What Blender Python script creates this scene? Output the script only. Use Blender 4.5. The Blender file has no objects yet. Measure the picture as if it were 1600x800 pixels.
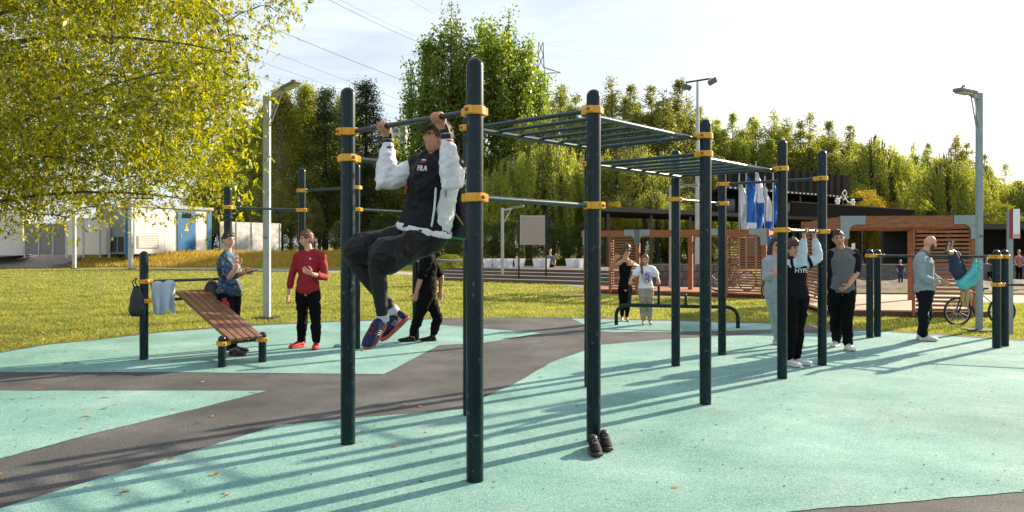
import bpy, bmesh, math, random
import numpy as np
from mathutils import Vector as V, Matrix as M, noise as NZ
R = math.radians
random.seed(7); rng = np.random.default_rng(7)
SC = bpy.context.scene
# ------------------------------------------------------------------ camera, sky, sun, exposure
F = 1173.0; H = 1.53; HY = 384.0            # focal length in photo pixels, eye height, horizon row
cam = bpy.data.cameras.new('camera'); cam.sensor_width = 36; cam.lens = 36 * F / 1600
cam.shift_y = -16 / 1600; cam.clip_start = .05; cam.clip_end = 3000
co = bpy.data.objects.new('camera', cam); SC.collection.objects.link(co)
co.location = (0, 0, H); co.rotation_euler = (R(90), 0, 0); SC.camera = co
SUN_EL = R(21.5); SUN_AZ = math.atan2(.785, .62)     # azimuth clockwise from +Y
S = V((math.cos(SUN_EL) * math.sin(SUN_AZ), math.cos(SUN_EL) * math.cos(SUN_AZ), math.sin(SUN_EL)))
w = bpy.data.worlds.new('World'); SC.world = w; w.use_nodes = True
nt = w.node_tree; nt.nodes.clear()
def wn(t, **k):
    n = nt.nodes.new(t)
    for a, b in k.items(): setattr(n, a, b)
    return n
sky = wn('ShaderNodeTexSky', sky_type='NISHITA', sun_disc=False, sun_elevation=SUN_EL, sun_rotation=SUN_AZ, altitude=100, air_density=1.0, dust_density=2.2, ozone_density=1.5)
tc = wn('ShaderNodeTexCoord'); mp = wn('ShaderNodeMapping'); mp.inputs['Scale'].default_value = (1.6, 1.6, 7)
mp.inputs['Rotation'].default_value = (.25, .3, 0)
n1 = wn('ShaderNodeTexNoise'); n1.inputs['Scale'].default_value = 1.7; n1.inputs['Detail'].default_value = 9; n1.inputs['Roughness'].default_value = .62; n1.inputs['Distortion'].default_value = .5
rp = wn('ShaderNodeValToRGB'); rp.color_ramp.elements[0].position = .42; rp.color_ramp.elements[1].position = .8
mx = wn('ShaderNodeMix', data_type='RGBA'); mx.inputs[7].default_value = (9.4, 10.2, 11.2, 1)
mu = wn('ShaderNodeMath', operation='MULTIPLY'); mu.inputs[1].default_value = .8
bg = wn('ShaderNodeBackground'); bg.inputs['Strength'].default_value = .057; ow = wn('ShaderNodeOutputWorld')
L = nt.links.new
L(tc.outputs['Generated'], mp.inputs[0]); L(mp.outputs[0], n1.inputs['Vector']); L(n1.outputs['Fac'], rp.inputs[0])
L(rp.outputs[0], mu.inputs[0]); mv = wn('ShaderNodeMath', operation='MULTIPLY_ADD'); mv.inputs[1].default_value = .52; mv.inputs[2].default_value = .46; L(mu.outputs[0], mv.inputs[0]); L(mv.outputs[0], mx.inputs[0]); L(sky.outputs[0], mx.inputs[6]); L(mx.outputs[2], bg.inputs[0]); L(bg.outputs[0], ow.inputs[0])
sl = bpy.data.lights.new('sun', 'SUN'); sl.energy = 5.0; sl.angle = R(.55); sl.color = (1, .85, .63)
so = bpy.data.objects.new('sun', sl); SC.collection.objects.link(so); so.location = (40, 32, 30)
so.rotation_euler = (-S).to_track_quat('-Z', 'Y').to_euler()
vs = SC.view_settings; vs.view_transform = 'Standard'; vs.look = 'None'; vs.gamma = 1; vs.use_curve_mapping = False; vs.exposure = 1.2
SC.cycles.use_denoising = True; SC.cycles.max_bounces = 8; SC.cycles.transparent_max_bounces = 8
# ------------------------------------------------------------------ helpers
COL = SC.collection; ORG = {}
def G(px, py, z=0.):
    d = F * (H - z) / (py - HY); return V(((px - 800) * d / F, d, z))
def at(px, py, D): return V(((px - 800) * D / F, D, H - (py - HY) * D / F))
def tag(o, label=None, cat=None, group=None, kind=None):
    for k, v in (('label', label), ('category', cat), ('group', group), ('kind', kind)):
        if v: o[k] = v
    return o
def thing(name, loc, label, cat, group=None):
    o = bpy.data.objects.new(name, None); o.empty_display_size = .1; COL.objects.link(o); o.location = V(loc); ORG[o] = V(loc)
    return tag(o, label, cat, group)
def link(name, me, mat=None, parent=None, loc=None):
    o = bpy.data.objects.new(name, me); COL.objects.link(o)
    if mat is not None:
        for m_ in (mat if isinstance(mat, (list, tuple)) else [mat]): me.materials.append(m_)
    if parent: o.parent = parent; ORG[o] = ORG[parent]
    else: ORG[o] = V((0, 0, 0))
    if loc is not None: o.location = loc
    return o
def mesh_np(name, v, fc, n=4):
    me = bpy.data.meshes.new(name); v = np.asarray(v, np.float32); fc = np.asarray(fc, np.int32)
    me.vertices.add(len(v)); me.vertices.foreach_set('co', v.ravel())
    me.loops.add(fc.size); me.loops.foreach_set('vertex_index', fc.ravel())
    me.polygons.add(len(fc)); me.polygons.foreach_set('loop_start', np.arange(0, fc.size, n, dtype=np.int32)); me.polygons.foreach_set('loop_total', np.full(len(fc), n, np.int32))
    me.update(calc_edges=True); return me
def frame(d, up=V((0, 0, 1))):
    d = d.normalized(); x = up.cross(d)
    if x.length < 1e-3: x = V((1, 0, 0)).cross(d)
    x.normalize(); return x, d.cross(x).normalized()
class MB:
    def __init__(s): s.v = []; s.f = []; s.m = []
    def add(s, vs, fs, mi=0):
        b = len(s.v); s.v += [V(p) for p in vs]; s.f += [tuple(b + i for i in q) for q in fs]; s.m += [mi] * len(fs); return s
    def box(s, c, size, Rm=None, mi=0, bev=0):
        hx, hy, hz = [k / 2 for k in size]; c = V(c)
        if bev > 0:
            vs_ = []; b = bev
            for z, i in ((-hz, b), (-hz + b, 0), (hz - b, 0), (hz, b)):
                x, y = hx - i, hy - i; k = b * .9
                vs_ += [(-x + k, -y, z), (x - k, -y, z), (x, -y + k, z), (x, y - k, z), (x - k, y, z), (-x + k, y, z), (-x, y - k, z), (-x, -y + k, z)]
            fs = [tuple(range(7, -1, -1)), tuple(range(24, 32))]
            for r_ in range(3):
                for k in range(8): fs.append((r_ * 8 + k, r_ * 8 + (k + 1) % 8, r_ * 8 + 8 + (k + 1) % 8, r_ * 8 + 8 + k))
        else:
            vs_ = [(x, y, z) for z in (-hz, hz) for x, y in ((-hx, -hy), (hx, -hy), (hx, hy), (-hx, hy))]
            fs = [(3, 2, 1, 0), (4, 5, 6, 7), (0, 1, 5, 4), (1, 2, 6, 5), (2, 3, 7, 6), (3, 0, 4, 7)]
        vs_ = [V(p) for p in vs_]
        if Rm is not None: vs_ = [Rm @ p for p in vs_]
        return s.add([c + p for p in vs_], fs, mi)
    def beam(s, a, b, wd, ht, mi=0, up=V((0, 0, 1)), bev=0):
        a = V(a); b = V(b); d = b - a; x, y = frame(d, up)
        return s.box((a + b) / 2, (wd, ht, d.length), M((x, y, d.normalized())).transposed(), mi, bev)
    def loft(s, secs, n=10, mi=0, cap=True):
        b = []; fs = []
        for c, x, y in secs:
            for k in range(n):
                a = 2 * math.pi * k / n; b.append(c + x * math.cos(a) + y * math.sin(a))
        for i in range(len(secs) - 1):
            for k in range(n): fs.append((i * n + k, i * n + (k + 1) % n, i * n + n + (k + 1) % n, i * n + n + k))
        if cap: fs += [tuple(range(n - 1, -1, -1)), tuple(range((len(secs) - 1) * n, len(secs) * n))]
        return s.add(b, fs, mi)
    def tube(s, pts, rad, n=8, mi=0, rnd=False, up=V((0, 0, 1))):
        pts = [V(p) for p in pts]
        if not isinstance(rad, (list, tuple)): rad = [rad] * len(pts)
        rad = list(rad)
        if rnd:
            d0 = (pts[0] - pts[1]).normalized(); d1 = (pts[-1] - pts[-2]).normalized(); r0, r1 = rad[0], rad[-1]
            pts = [pts[0] + d0 * r0 * .97, pts[0] + d0 * r0 * .7] + pts + [pts[-1] + d1 * r1 * .7, pts[-1] + d1 * r1 * .97]
            rad = [r0 * .25, r0 * .71] + rad + [r1 * .71, r1 * .25]
        secs = []; x = None
        for i, p in enumerate(pts):
            d = (pts[min(i + 1, len(pts) - 1)] - pts[max(i - 1, 0)]).normalized()
            if x is None: x, y = frame(d, up)
            else:
                x = (x - d * x.dot(d)).normalized(); y = d.cross(x)
            secs.append((p, x * rad[i], y * rad[i]))
        return s.loft(secs, n, mi)
    def ell(s, c, r, Rm=None, nu=12, nv=8, mi=0):
        vs_ = []; fs = []; c = V(c)
        for j in range(nv + 1):
            t = math.pi * j / nv
            for k in range(nu):
                a = 2 * math.pi * k / nu; p = V((r[0] * math.sin(t) * math.cos(a), r[1] * math.sin(t) * math.sin(a), -r[2] * math.cos(t)))
                if Rm is not None: p = Rm @ p
                vs_.append(c + p)
        for j in range(nv):
            for k in range(nu): fs.append((j * nu + k, j * nu + (k + 1) % nu, j * nu + nu + (k + 1) % nu, j * nu + nu + k))
        return s.add(vs_, fs, mi)
    def lathe(s, c, prof, n=16, mi=0, ax=V((0, 0, 1))):
        x, y = frame(ax, V((0, 1, .01))); c = V(c)
        return s.loft([(c + ax * z, x * max(r, 1e-4), y * max(r, 1e-4)) for r, z in prof], n, mi)
    def mesh(s, name, org=V((0, 0, 0)), smooth=True):
        me = bpy.data.meshes.new(name); me.from_pydata([tuple(p - org) for p in s.v], [], s.f)
        if any(s.m): me.polygons.foreach_set('material_index', s.m)
        if smooth:
            me.polygons.foreach_set('use_smooth', [True] * len(s.f)); me.set_sharp_from_angle(angle=R(38))
        me.update(); return me
    def build(s, name, mat, parent=None, smooth=True):
        return link(name, s.mesh(name, ORG[parent] if parent else V((0, 0, 0)), smooth), mat, parent)
def part(name, mat, parent, fn, smooth=True):
    m_ = MB(); fn(m_); return m_.build(name, mat, parent, smooth)
def lerp(a, b, t): return a + (b - a) * t
# ------------------------------------------------------------------ materials
MATS = {}
def newmat(name):
    m_ = bpy.data.materials.new(name); m_.use_nodes = True; t = m_.node_tree; t.nodes.clear(); return m_, t
def mat(name, col, rough=.6, metal=0, var=.12, vs=6, bump=0., bs=80, spec=.5, col2=None, stretch=(1, 1, 1), bd=.01, sheen=0, coat=0, sub=0, wear=None):
    if name in MATS: return MATS[name]
    m_, t = newmat(name); N = t.nodes.new; K = t.links.new
    o = N('ShaderNodeOutputMaterial'); b = N('ShaderNodeBsdfPrincipled'); K(b.outputs[0], o.inputs[0])
    c = N('ShaderNodeTexCoord'); mpn = N('ShaderNodeMapping'); mpn.inputs['Scale'].default_value = stretch; K(c.outputs['Object'], mpn.inputs[0])
    n_ = N('ShaderNodeTexNoise'); n_.inputs['Scale'].default_value = vs; n_.inputs['Detail'].default_value = 6; n_.inputs['Roughness'].default_value = .65; K(mpn.outputs[0], n_.inputs['Vector'])
    r_ = N('ShaderNodeValToRGB'); e = r_.color_ramp.elements; e[0].position = .3; e[1].position = .7
    c2 = col2 or [min(1, k * (1 + var)) for k in col]; c1 = [k * (1 - var) for k in col] if not col2 else col
    e[0].color = (*c1, 1); e[1].color = (*c2, 1); K(n_.outputs['Fac'], r_.inputs[0]); colout = r_.outputs[0]
    if wear:
        wn_ = N('ShaderNodeTexNoise'); wn_.inputs['Scale'].default_value = wear[1]; wn_.inputs['Detail'].default_value = 8; K(c.outputs['Object'], wn_.inputs['Vector'])
        wr = N('ShaderNodeValToRGB'); wr.color_ramp.elements[0].position = wear[2]; wr.color_ramp.elements[1].position = wear[2] + .08; K(wn_.outputs['Fac'], wr.inputs[0])
        wm = N('ShaderNodeMix'); wm.data_type = 'RGBA'; K(wr.outputs[0], wm.inputs[0]); K(colout, wm.inputs[6]); wm.inputs[7].default_value = (*wear[0], 1); colout = wm.outputs[2]
    K(colout, b.inputs['Base Color'])
    b.inputs['Roughness'].default_value = rough; b.inputs['Metallic'].default_value = metal; b.inputs['Specular IOR Level'].default_value = spec
    if sheen: b.inputs['Sheen Weight'].default_value = sheen; b.inputs['Sheen Roughness'].default_value = .4
    if coat: b.inputs['Coat Weight'].default_value = coat; b.inputs['Coat Roughness'].default_value = .15
    if sub: b.inputs['Subsurface Weight'].default_value = sub; b.inputs['Subsurface Radius'].default_value = (.012, .005, .003); b.inputs['Subsurface Scale'].default_value = 1
    if bump:
        bn = N('ShaderNodeTexNoise'); bn.inputs['Scale'].default_value = bs; bn.inputs['Detail'].default_value = 4; K(mpn.outputs[0], bn.inputs['Vector'])
        bp = N('ShaderNodeBump'); bp.inputs['Strength'].default_value = bump; bp.inputs['Distance'].default_value = bd; K(bn.outputs['Fac'], bp.inputs['Height']); K(bp.outputs[0], b.inputs['Normal'])
    MATS[name] = m_; return m_
def leafmat(name, cols, trans=.45, rough=.5, hv=1, patch=0):
    if name in MATS: return MATS[name]
    m_, t = newmat(name); N = t.nodes.new; K = t.links.new
    o = N('ShaderNodeOutputMaterial'); g = N('ShaderNodeNewGeometry'); r_ = N('ShaderNodeValToRGB'); cr = r_.color_ramp
    while len(cr.elements) < len(cols): cr.elements.new(.5)
    for i, c in enumerate(cols): cr.elements[i].position = i / (len(cols) - 1); cr.elements[i].color = (*c, 1)
    oi = N('ShaderNodeObjectInfo'); hs = N('ShaderNodeHueSaturation')
    ma = N('ShaderNodeMapRange'); ma.inputs[3].default_value = .5 - .005 * hv; ma.inputs[4].default_value = .5 + .012 * hv; K(oi.outputs['Random'], ma.inputs[0]); K(ma.outputs[0], hs.inputs['Hue'])
    mb_ = N('ShaderNodeMapRange'); mb_.inputs[3].default_value = 1 - .36 * hv; mb_.inputs[4].default_value = 1 + .15 * hv; K(oi.outputs['Random'], mb_.inputs[0]); K(mb_.outputs[0], hs.inputs['Value'])
    K(g.outputs['Random Per Island'], r_.inputs[0]); K(r_.outputs[0], hs.inputs['Color'])
    if patch:
        tq = N('ShaderNodeTexCoord'); pn = N('ShaderNodeTexNoise'); pn.inputs['Scale'].default_value = .9; pn.inputs['Detail'].default_value = 9; pn.inputs['Roughness'].default_value = .75; K(tq.outputs['Object'], pn.inputs['Vector'])
        pm = N('ShaderNodeMapRange'); pm.inputs[1].default_value = .33; pm.inputs[2].default_value = .67; pm.inputs[3].default_value = .42; pm.inputs[4].default_value = 1.22; K(pn.outputs['Fac'], pm.inputs[0]); K(pm.outputs[0], hs.inputs['Value'])
        ph_ = N('ShaderNodeMapRange'); ph_.inputs[1].default_value = .35; ph_.inputs[2].default_value = .65; ph_.inputs[3].default_value = .535; ph_.inputs[4].default_value = .487; K(pn.outputs['Fac'], ph_.inputs[0]); K(ph_.outputs[0], hs.inputs['Hue'])
    b = N('ShaderNodeBsdfPrincipled'); b.inputs['Roughness'].default_value = rough; b.inputs['Specular IOR Level'].default_value = .35; K(hs.outputs[0], b.inputs['Base Color'])
    tr = N('ShaderNodeBsdfTranslucent'); h2 = N('ShaderNodeHueSaturation'); h2.inputs['Saturation'].default_value = 1.1; h2.inputs['Value'].default_value = 1.7; K(hs.outputs[0], h2.inputs['Color']); K(h2.outputs[0], tr.inputs[0])
    x = N('ShaderNodeMixShader'); x.inputs[0].default_value = trans; K(b.outputs[0], x.inputs[1]); K(tr.outputs[0], x.inputs[2]); K(x.outputs[0], o.inputs[0])
    MATS[name] = m_; return m_
def groundmat(name, stops, scale, grain, bump, stain=.22, rough=.9, big=.35):
    """two scales of noise for colour plus a fine grain and bump"""
    m_, t = newmat(name); N = t.nodes.new; K = t.links.new
    o = N('ShaderNodeOutputMaterial'); b = N('ShaderNodeBsdfPrincipled'); K(b.outputs[0], o.inputs[0]); b.inputs['Roughness'].default_value = rough; b.inputs['Specular IOR Level'].default_value = .25
    c = N('ShaderNodeTexCoord')
    a1 = N('ShaderNodeTexNoise'); a1.inputs['Scale'].default_value = scale; a1.inputs['Detail'].default_value = 8; a1.inputs['Roughness'].default_value = .6
    a2 = N('ShaderNodeTexNoise'); a2.inputs['Scale'].default_value = grain; a2.inputs['Detail'].default_value = 3 if grain < 80 else 5; a2.inputs['Roughness'].default_value = .5 if grain < 80 else .8
    K(c.outputs['Object'], a1.inputs['Vector']); K(c.outputs['Object'], a2.inputs['Vector'])
    mm = N('ShaderNodeMix'); mm.inputs[0].default_value = big; K(a2.outputs['Fac'], mm.inputs[2]); K(a1.outputs['Fac'], mm.inputs[3])
    r_ = N('ShaderNodeValToRGB'); cr = r_.color_ramp
    while len(cr.elements) < len(stops): cr.elements.new(.5)
    for i, (p, cc) in enumerate(stops): cr.elements[i].position = p; cr.elements[i].color = (*cc, 1)
    K(mm.outputs[0], r_.inputs[0])
    a3 = N('ShaderNodeTexNoise'); a3.inputs['Scale'].default_value = .55; a3.inputs['Detail'].default_value = 12; a3.inputs['Roughness'].default_value = .72; a3.inputs['Distortion'].default_value = .6; K(c.outputs['Object'], a3.inputs['Vector'])
    m3 = N('ShaderNodeMapRange'); m3.inputs[1].default_value = .32; m3.inputs[2].default_value = .66; m3.inputs[3].default_value = 1 - stain; m3.inputs[4].default_value = 1.05; K(a3.outputs['Fac'], m3.inputs[0])
    mc = N('ShaderNodeMix'); mc.data_type = 'RGBA'; mc.blend_type = 'MULTIPLY'; mc.inputs[0].default_value = 1; K(r_.outputs[0], mc.inputs[6]); K(m3.outputs[0], mc.inputs[7]); K(mc.outputs[2], b.inputs['Base Color'])
    bp = N('ShaderNodeBump'); bp.inputs['Strength'].default_value = bump; bp.inputs['Distance'].default_value = .006; K(a2.outputs['Fac'], bp.inputs['Height']); K(bp.outputs[0], b.inputs['Normal'])
    MATS[name] = m_; return m_
STEEL = mat('teal_powder_coat', (.004, .017, .022), .25, var=.3, vs=9, spec=.27, bump=.1, bs=300, bd=.002, wear=((.07, .085, .085), 24, .63))
BARM = mat('worn_bar_steel', (.05, .055, .058), .3, .6, var=.35, vs=20, bump=.1, bs=200, bd=.002)
BARG = mat('green_bar_paint', (.008, .032, .034), .28, var=.25, vs=14, wear=((.16, .17, .16), 24, .66))
YEL = mat('yellow_clamp_paint', (.72, .36, .015), .42, var=.1, vs=18, bump=.06, bs=150, bd=.002, wear=((.30, .16, .03), 30, .68))
BOLT = mat('rusty_bolt', (.30, .11, .03), .5, .5, var=.4, vs=90)
GALV = mat('galvanised_pole', (.42, .45, .45), .5, .25, var=.14, vs=5, bump=.08, bs=60, bd=.003)
GALVB = mat('blue_grey_pole', (.25, .31, .325), .5, .2, var=.12, vs=5, bump=.08, bs=60, bd=.003)
BLACK = mat('black_rubber', (.012, .012, .013), .6, var=.3)
DARKM = mat('dark_metal', (.02, .021, .022), .5, .3, var=.3)
WOODP = mat('orange_larch', (.29, .125, .06), .65, var=.35, spec=.25, vs=3, stretch=(2, 2, 9), bump=.25, bs=40, bd=.004)
WHITE = mat('white_paint', (.78, .77, .74), .5, var=.05, vs=2)
# ------------------------------------------------------------------ ground, rubber, paths
def sstep(a, b, x):
    t = min(1, max(0, (x - a) / (b - a))); return t * t * (3 - 2 * t)
def terr(x, y): return .95 * sstep(52, 57.5, y) * sstep(-3, -14, x) - .02
def catmull(p, k=4, closed=False):
    p = [V(q) for q in p]; out = []
    for i in range(len(p) - 1):
        a, b, c, d = p[max(i - 1, 0)], p[i], p[i + 1], p[min(i + 2, len(p) - 1)]
        for j in range(k):
            t = j / k; out.append(.5 * ((2 * b) + (c - a) * t + (2 * a - 5 * b + 4 * c - d) * t * t + (3 * b - a - 3 * c + d) * t ** 3))
    return out + [p[-1]]
GRASS = groundmat('lawn_soil', [(.25, (.09, .09, .012)), (.45, (.20, .18, .025)), (.6, (.30, .24, .04)), (.8, (.15, .145, .02))], .7, 38, .5, big=.55)
MINT = groundmat('mint_rubber_granules', [(.35, (.035, .14, .13)), (.455, (.16, .345, .31)), (.54, (.245, .43, .385)), (.65, (.50, .61, .57))], 1.1, 80, 1.0, stain=.26, big=.25)
GREY = groundmat('grey_rubber_granules', [(.35, (.016, .017, .018)), (.455, (.066, .0665, .068)), (.54, (.11, .11, .111)), (.65, (.28, .277, .275))], 1.3, 80, 1.0, stain=.3, big=.25)
PAVE = groundmat('pale_paving', [(.3, (.30, .27, .23)), (.6, (.44, .40, .34)), (.8, (.36, .33, .28))], .8, 30, .3)
SAND = groundmat('trampled_sand', [(.32, (.02, .013, .008)), (.48, (.10, .066, .04)), (.66, (.20, .145, .09))], 1.2, 5, 1, big=.3)
ys = [-40, -15, 0, 8, 16, 24, 32, 40, 46, 50] + [50 + .75 * k for k in range(1, 13)] + [62, 70, 90, 130, 220, 400, 800, 1600]
xs = [-1600, -500, -200, -100, -70] + [-60 + 3 * k for k in range(22)] + [10, 20, 40, 80, 160, 400, 1600]
gv = [(x, y, terr(x, y)) for y in ys for x in xs]; nx = len(xs)
gf = [(j * nx + i, j * nx + i + 1, j * nx + nx + i + 1, j * nx + nx + i) for j in range(len(ys) - 1) for i in range(nx - 1)]
g_ = MB().add(gv, gf).build('ground', GRASS); g_['kind'] = 'structure'
def sheet(name, pts, z, m_, thick=0.):
    b = MB(); P = [V((p[0], p[1], z)) for p in pts]
    if z > .002:      # hand cut edge of the coloured granules
        Q = []
        for i, p in enumerate(P):
            q = P[(i + 1) % len(P)]; k = max(1, min(160, int((q - p).length / .035)))
            for j in range(k): r_ = lerp(p, q, j / k); Q.append(r_ + V((NZ.noise(r_ * 22) * .009, NZ.noise(r_ * 22 + V((7, 3, 1))) * .009, 0)) + V((NZ.noise(r_ * 3) * .012, NZ.noise(r_ * 3 + V((5, 3, 1))) * .012, 0)))
        P = Q
    b.add(P, [tuple(range(len(P)))])
    if thick:
        n = len(P); b.add([p for p in P] + [p - V((0, 0, thick)) for p in P], [(i, (i + 1) % n, n + (i + 1) % n, n + i) for i in range(n)])
    o = b.build(name, m_, None, False)
    bm = bmesh.new(); bm.from_mesh(o.data); bmesh.ops.recalc_face_normals(bm, faces=bm.faces); bm.to_mesh(o.data); bm.free()
    if o.data.polygons[0].normal.z < 0: o.data.flip_normals()
    o['kind'] = 'structure'; return o
outer_px = [(0, 550), (75, 537), (150, 530), (260, 517), (400, 507), (530, 501), (690, 497), (900, 496), (1050, 500), (1207, 504), (1350, 514), (1600, 530)]
OUT = [V((-15, -8, 0)), V((-14, 5, 0)), V((-10.2, 9.2, 0))] + catmull([G(*p) for p in outer_px], 3) + [V((11, 11.2, 0)), V((14, 8, 0)), V((15, -8, 0))]
sheet('rubber_paving', OUT, 0, GREY, .05)
def gp(l): return [G(*p) for p in l]
mintA = catmull(gp([(0, 795), (115, 760), (280, 712), (435, 665)]), 3) + gp([(530, 656), (720, 640), (755, 622)]) + gp([(800, 602), (865, 565), (940, 539), (1050, 530), (1215, 521), (1290, 521), (1350, 517), (1460, 524), (1600, 534)]) + \
    [V((10.6, 11.0, 0)), V((13, 7, 0)), V((9, 5.6, 0))] + catmull(gp([(1600, 769), (1350, 790), (1235, 800)]), 3) + [V((.3, 3.7, 0)), V((-1.5, 2.9, 0)), V((-3.4, 2.9, 0)), V((-4.4, 3.7, 0))]
sheet('mint_rubber_area', mintA, .004, MINT)
sheet('mint_rubber_area', gp([(0, 582), (280, 582), (600, 585), (685, 540), (756, 536), (845, 521), (722, 511), (688, 508)]) + gp([(692, 499), (530, 503), (400, 509), (260, 519), (150, 532), (75, 539), (0, 552)]) + [V((-10, 9.1, 0)), V((-9.6, 8.9, 0))], .004, MINT)
sheet('mint_rubber_area', gp([(893, 498), (1050, 502), (1207, 506), (1204, 515), (1050, 519), (937, 519)]), .004, MINT)
sheet('mint_rubber_area', gp([(0, 611), (417, 611), (300, 641), (150, 677), (0, 717)]) + [V((-8.5, 4.9, 0)), V((-9, 7.8, 0))], .004, MINT)
sheet('path', [G(*p) for p in [(-200, 416), (0, 417), (350, 421), (620, 428), (830, 441), (860, 441), (860, 437), (830, 436), (620, 424), (350, 418.5), (0, 415), (-200, 414)]], -.012, PAVE)
sheet('path', [G(*p) for p in [(860, 442), (960, 456), (1145, 458), (1340, 470), (1640, 474), (1640, 462), (1340, 460), (1145, 447), (960, 446), (860, 436)]], -.008, PAVE)
# sand court, lumpy
sv = []; sn = 70; sm = 44
for j in range(sm):
    for i in range(sn):
        x = 9.5 + 26 * i / (sn - 1); y = 24.3 + 15 * j / (sm - 1) - (x - 10) * .07
        h_ = .16 * NZ.noise(V((x * 1.1, y * 1.1, 0))) + .09 * NZ.noise(V((x * 3, y * 3, 4))); e = min(1, min(i, sn - 1 - i, j, sm - 1 - j) / 2)
        sv.append((x, y, .012 + e * (.06 + h_)))
so_ = MB().add(sv, [(j * sn + i, j * sn + i + 1, j * sn + sn + i + 1, j * sn + sn + i) for j in range(sm - 1) for i in range(sn - 1)]).build('sand', SAND); so_['kind'] = 'structure'
# driveway ramp on the left bank
rv = []
for k in range(10):
    y = 51.6 + k * .75
    for x in (-40, -37, -34, -31.8 - .02 * k): rv.append((x, y, terr(x, y) + .03))
o = MB().add(rv, [(k * 4 + i, k * 4 + i + 1, k * 4 + i + 5, k * 4 + i + 4) for k in range(9) for i in range(3)]).build('road', mat('worn_asphalt', (.17, .145, .13), .9, var=.25, vs=2, bump=.3, bs=50)); o['kind'] = 'structure'
k_ = MB()
for k in range(9):
    y = 51.3 + k * .75; a = V((-31.6, y, terr(-31.6, y) + .12)); b = V((-31.6, y + .73, terr(-31.6, y + .73) + .12)); k_.beam(a, b, .3, .32)
o = k_.build('kerb', mat('kerb_concrete', (.22, .21, .2), .9, var=.2, vs=4)); o['kind'] = 'structure'
# ------------------------------------------------------------------ grass blades and leaf litter
def inside(P, poly):
    x, y = P[:, 0], P[:, 1]; r = np.zeros(len(P), bool); n = len(poly)
    for i in range(n):
        x1, y1 = poly[i][0], poly[i][1]; x2, y2 = poly[(i + 1) % n][0], poly[(i + 1) % n][1]
        c = ((y1 > y) != (y2 > y)); r ^= c & (x < (x2 - x1) * (y - y1) / ((y2 - y1) + 1e-12) + x1)
    return r
def blades(name, P, h, wd, lean, m_, label, cat):
    n = len(P); a = rng.uniform(0, 2 * np.pi, n); l = rng.normal(0, lean, (n, 2))
    dx = np.stack([np.cos(a), np.sin(a), np.zeros(n)], 1) * (wd / 2)[:, None]
    tip = P + np.stack([l[:, 0] * h, l[:, 1] * h, h], 1)
    v = np.stack([P - dx, P + dx, tip], 1).reshape(-1, 3); fc = np.arange(3 * n).reshape(-1, 3)
    o = link(name, mesh_np(name, v, fc, 3), m_); return tag(o, label, cat, None, 'stuff')
GBL = leafmat('grass_blade', [(.15, .19, .035), (.24, .275, .052), (.31, .315, .075), (.40, .355, .115), (.19, .23, .043)], .5, .55, 0, 1)
GDR = leafmat('dry_grass_blade', [(.34, .24, .05), (.52, .38, .09), (.42, .28, .06), (.24, .22, .04)], .45, .6, 0)
n = 480000; u = rng.random(n); D = 1 / (1 / 10.2 + u * (1 / 50 - 1 / 10.2)); X = rng.uniform(-1.0, .95, n) * D * .82
P = np.stack([X, D, np.full(n, -.02)], 1)
poly = [(p.x, p.y) for p in OUT]; cx = np.mean([p[0] for p in poly]); 
keep = ~inside(P + rng.normal(0, .03, (n, 3)) * [1, 1, 0], poly)
deckpoly = [(1.5, 23), (8, 21), (8.6, 25.2), (2, 26)]; deck2 = [(6.6, 16.2), (10.2, 15.7), (10.9, 19.9), (7.4, 20.3)]
pathpoly = [tuple(G(*p)[:2]) for p in [(860, 442), (960, 456), (1145, 458), (1340, 470), (1640, 474), (1640, 440), (860, 430)]]
for q in (deckpoly, deck2, pathpoly): keep &= ~inside(P, q)
keep &= ~((P[:, 1] > 32) & (P[:, 0] > -2))
pl_ = [tuple(G(*p)[:2]) for p in [(-200, 416), (0, 417), (350, 421), (620, 428), (830, 441), (860, 441), (860, 437), (830, 436), (620, 424), (350, 418.5), (0, 415), (-200, 414)]]
keep &= ~inside(P, pl_)
P = P[keep]; D = D[keep]
blades('grass', P, rng.uniform(.02, .06, len(P)) + D * .0005, .004 + D * .0008, .45, GBL, 'short yellow green lawn around the rubber sports ground', 'grass')
n = 26000; x = rng.uniform(-44, -8, n); y = rng.uniform(52.6, 58.2, n); kk = ~((x < -31.2) & (y < 60)); x = x[kk]; y = y[kk]
P = np.stack([x, y, [terr(a, b) for a, b in zip(x, y)]], 1)
blades('dry_grass', P, rng.uniform(.12, .4, len(P)), np.full(len(P), .05), .4, GDR, 'tall straw coloured grass on the bank below the kiosk', 'grass')
# fallen leaves
LIT = leafmat('fallen_leaf', [(.42, .22, .04), (.55, .33, .08), (.33, .14, .03), (.6, .45, .16)], .2, .6)
def leaf_mesh(nm, s):
    b = MB()
    for a in (-.9, -.3, .35, .95):
        c, t = math.cos(a), math.sin(a); p = V((c, t, 0)); q = V((-t, c, 0)); ln = random.uniform(.7, 1)
        b.add([V((0, 0, .004)), p * .5 * ln * s - q * .16 * s + V((0, 0, .012 * random.random())), p * ln * s + V((0, 0, .006 + .014 * random.random())), p * .5 * ln * s + q * .16 * s + V((0, 0, .01))], [(0, 1, 2, 3)])
    return b.mesh(nm, smooth=False)
lm = [leaf_mesh('fallen_leaf', s) for s in (.07, .085, .1)]
for m_ in lm: m_.materials.append(LIT)
spots = [(170, 637), (130, 670), (195, 771), (353, 772), (335, 744), (617, 700), (295, 585), (230, 607), (315, 598), (240, 590), (275, 640), (55, 600), (1233, 641), (1057, 764), (330, 573), (382, 597), (52, 623), (110, 588), (270, 566), (60, 566), (140, 560), (25, 602), (206, 583), (120, 604), (300, 548), (640, 648), (845, 590), (1062, 600), (8, 750), (165, 640), (178, 634), (350, 776), (341, 742), (190, 774)]
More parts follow.
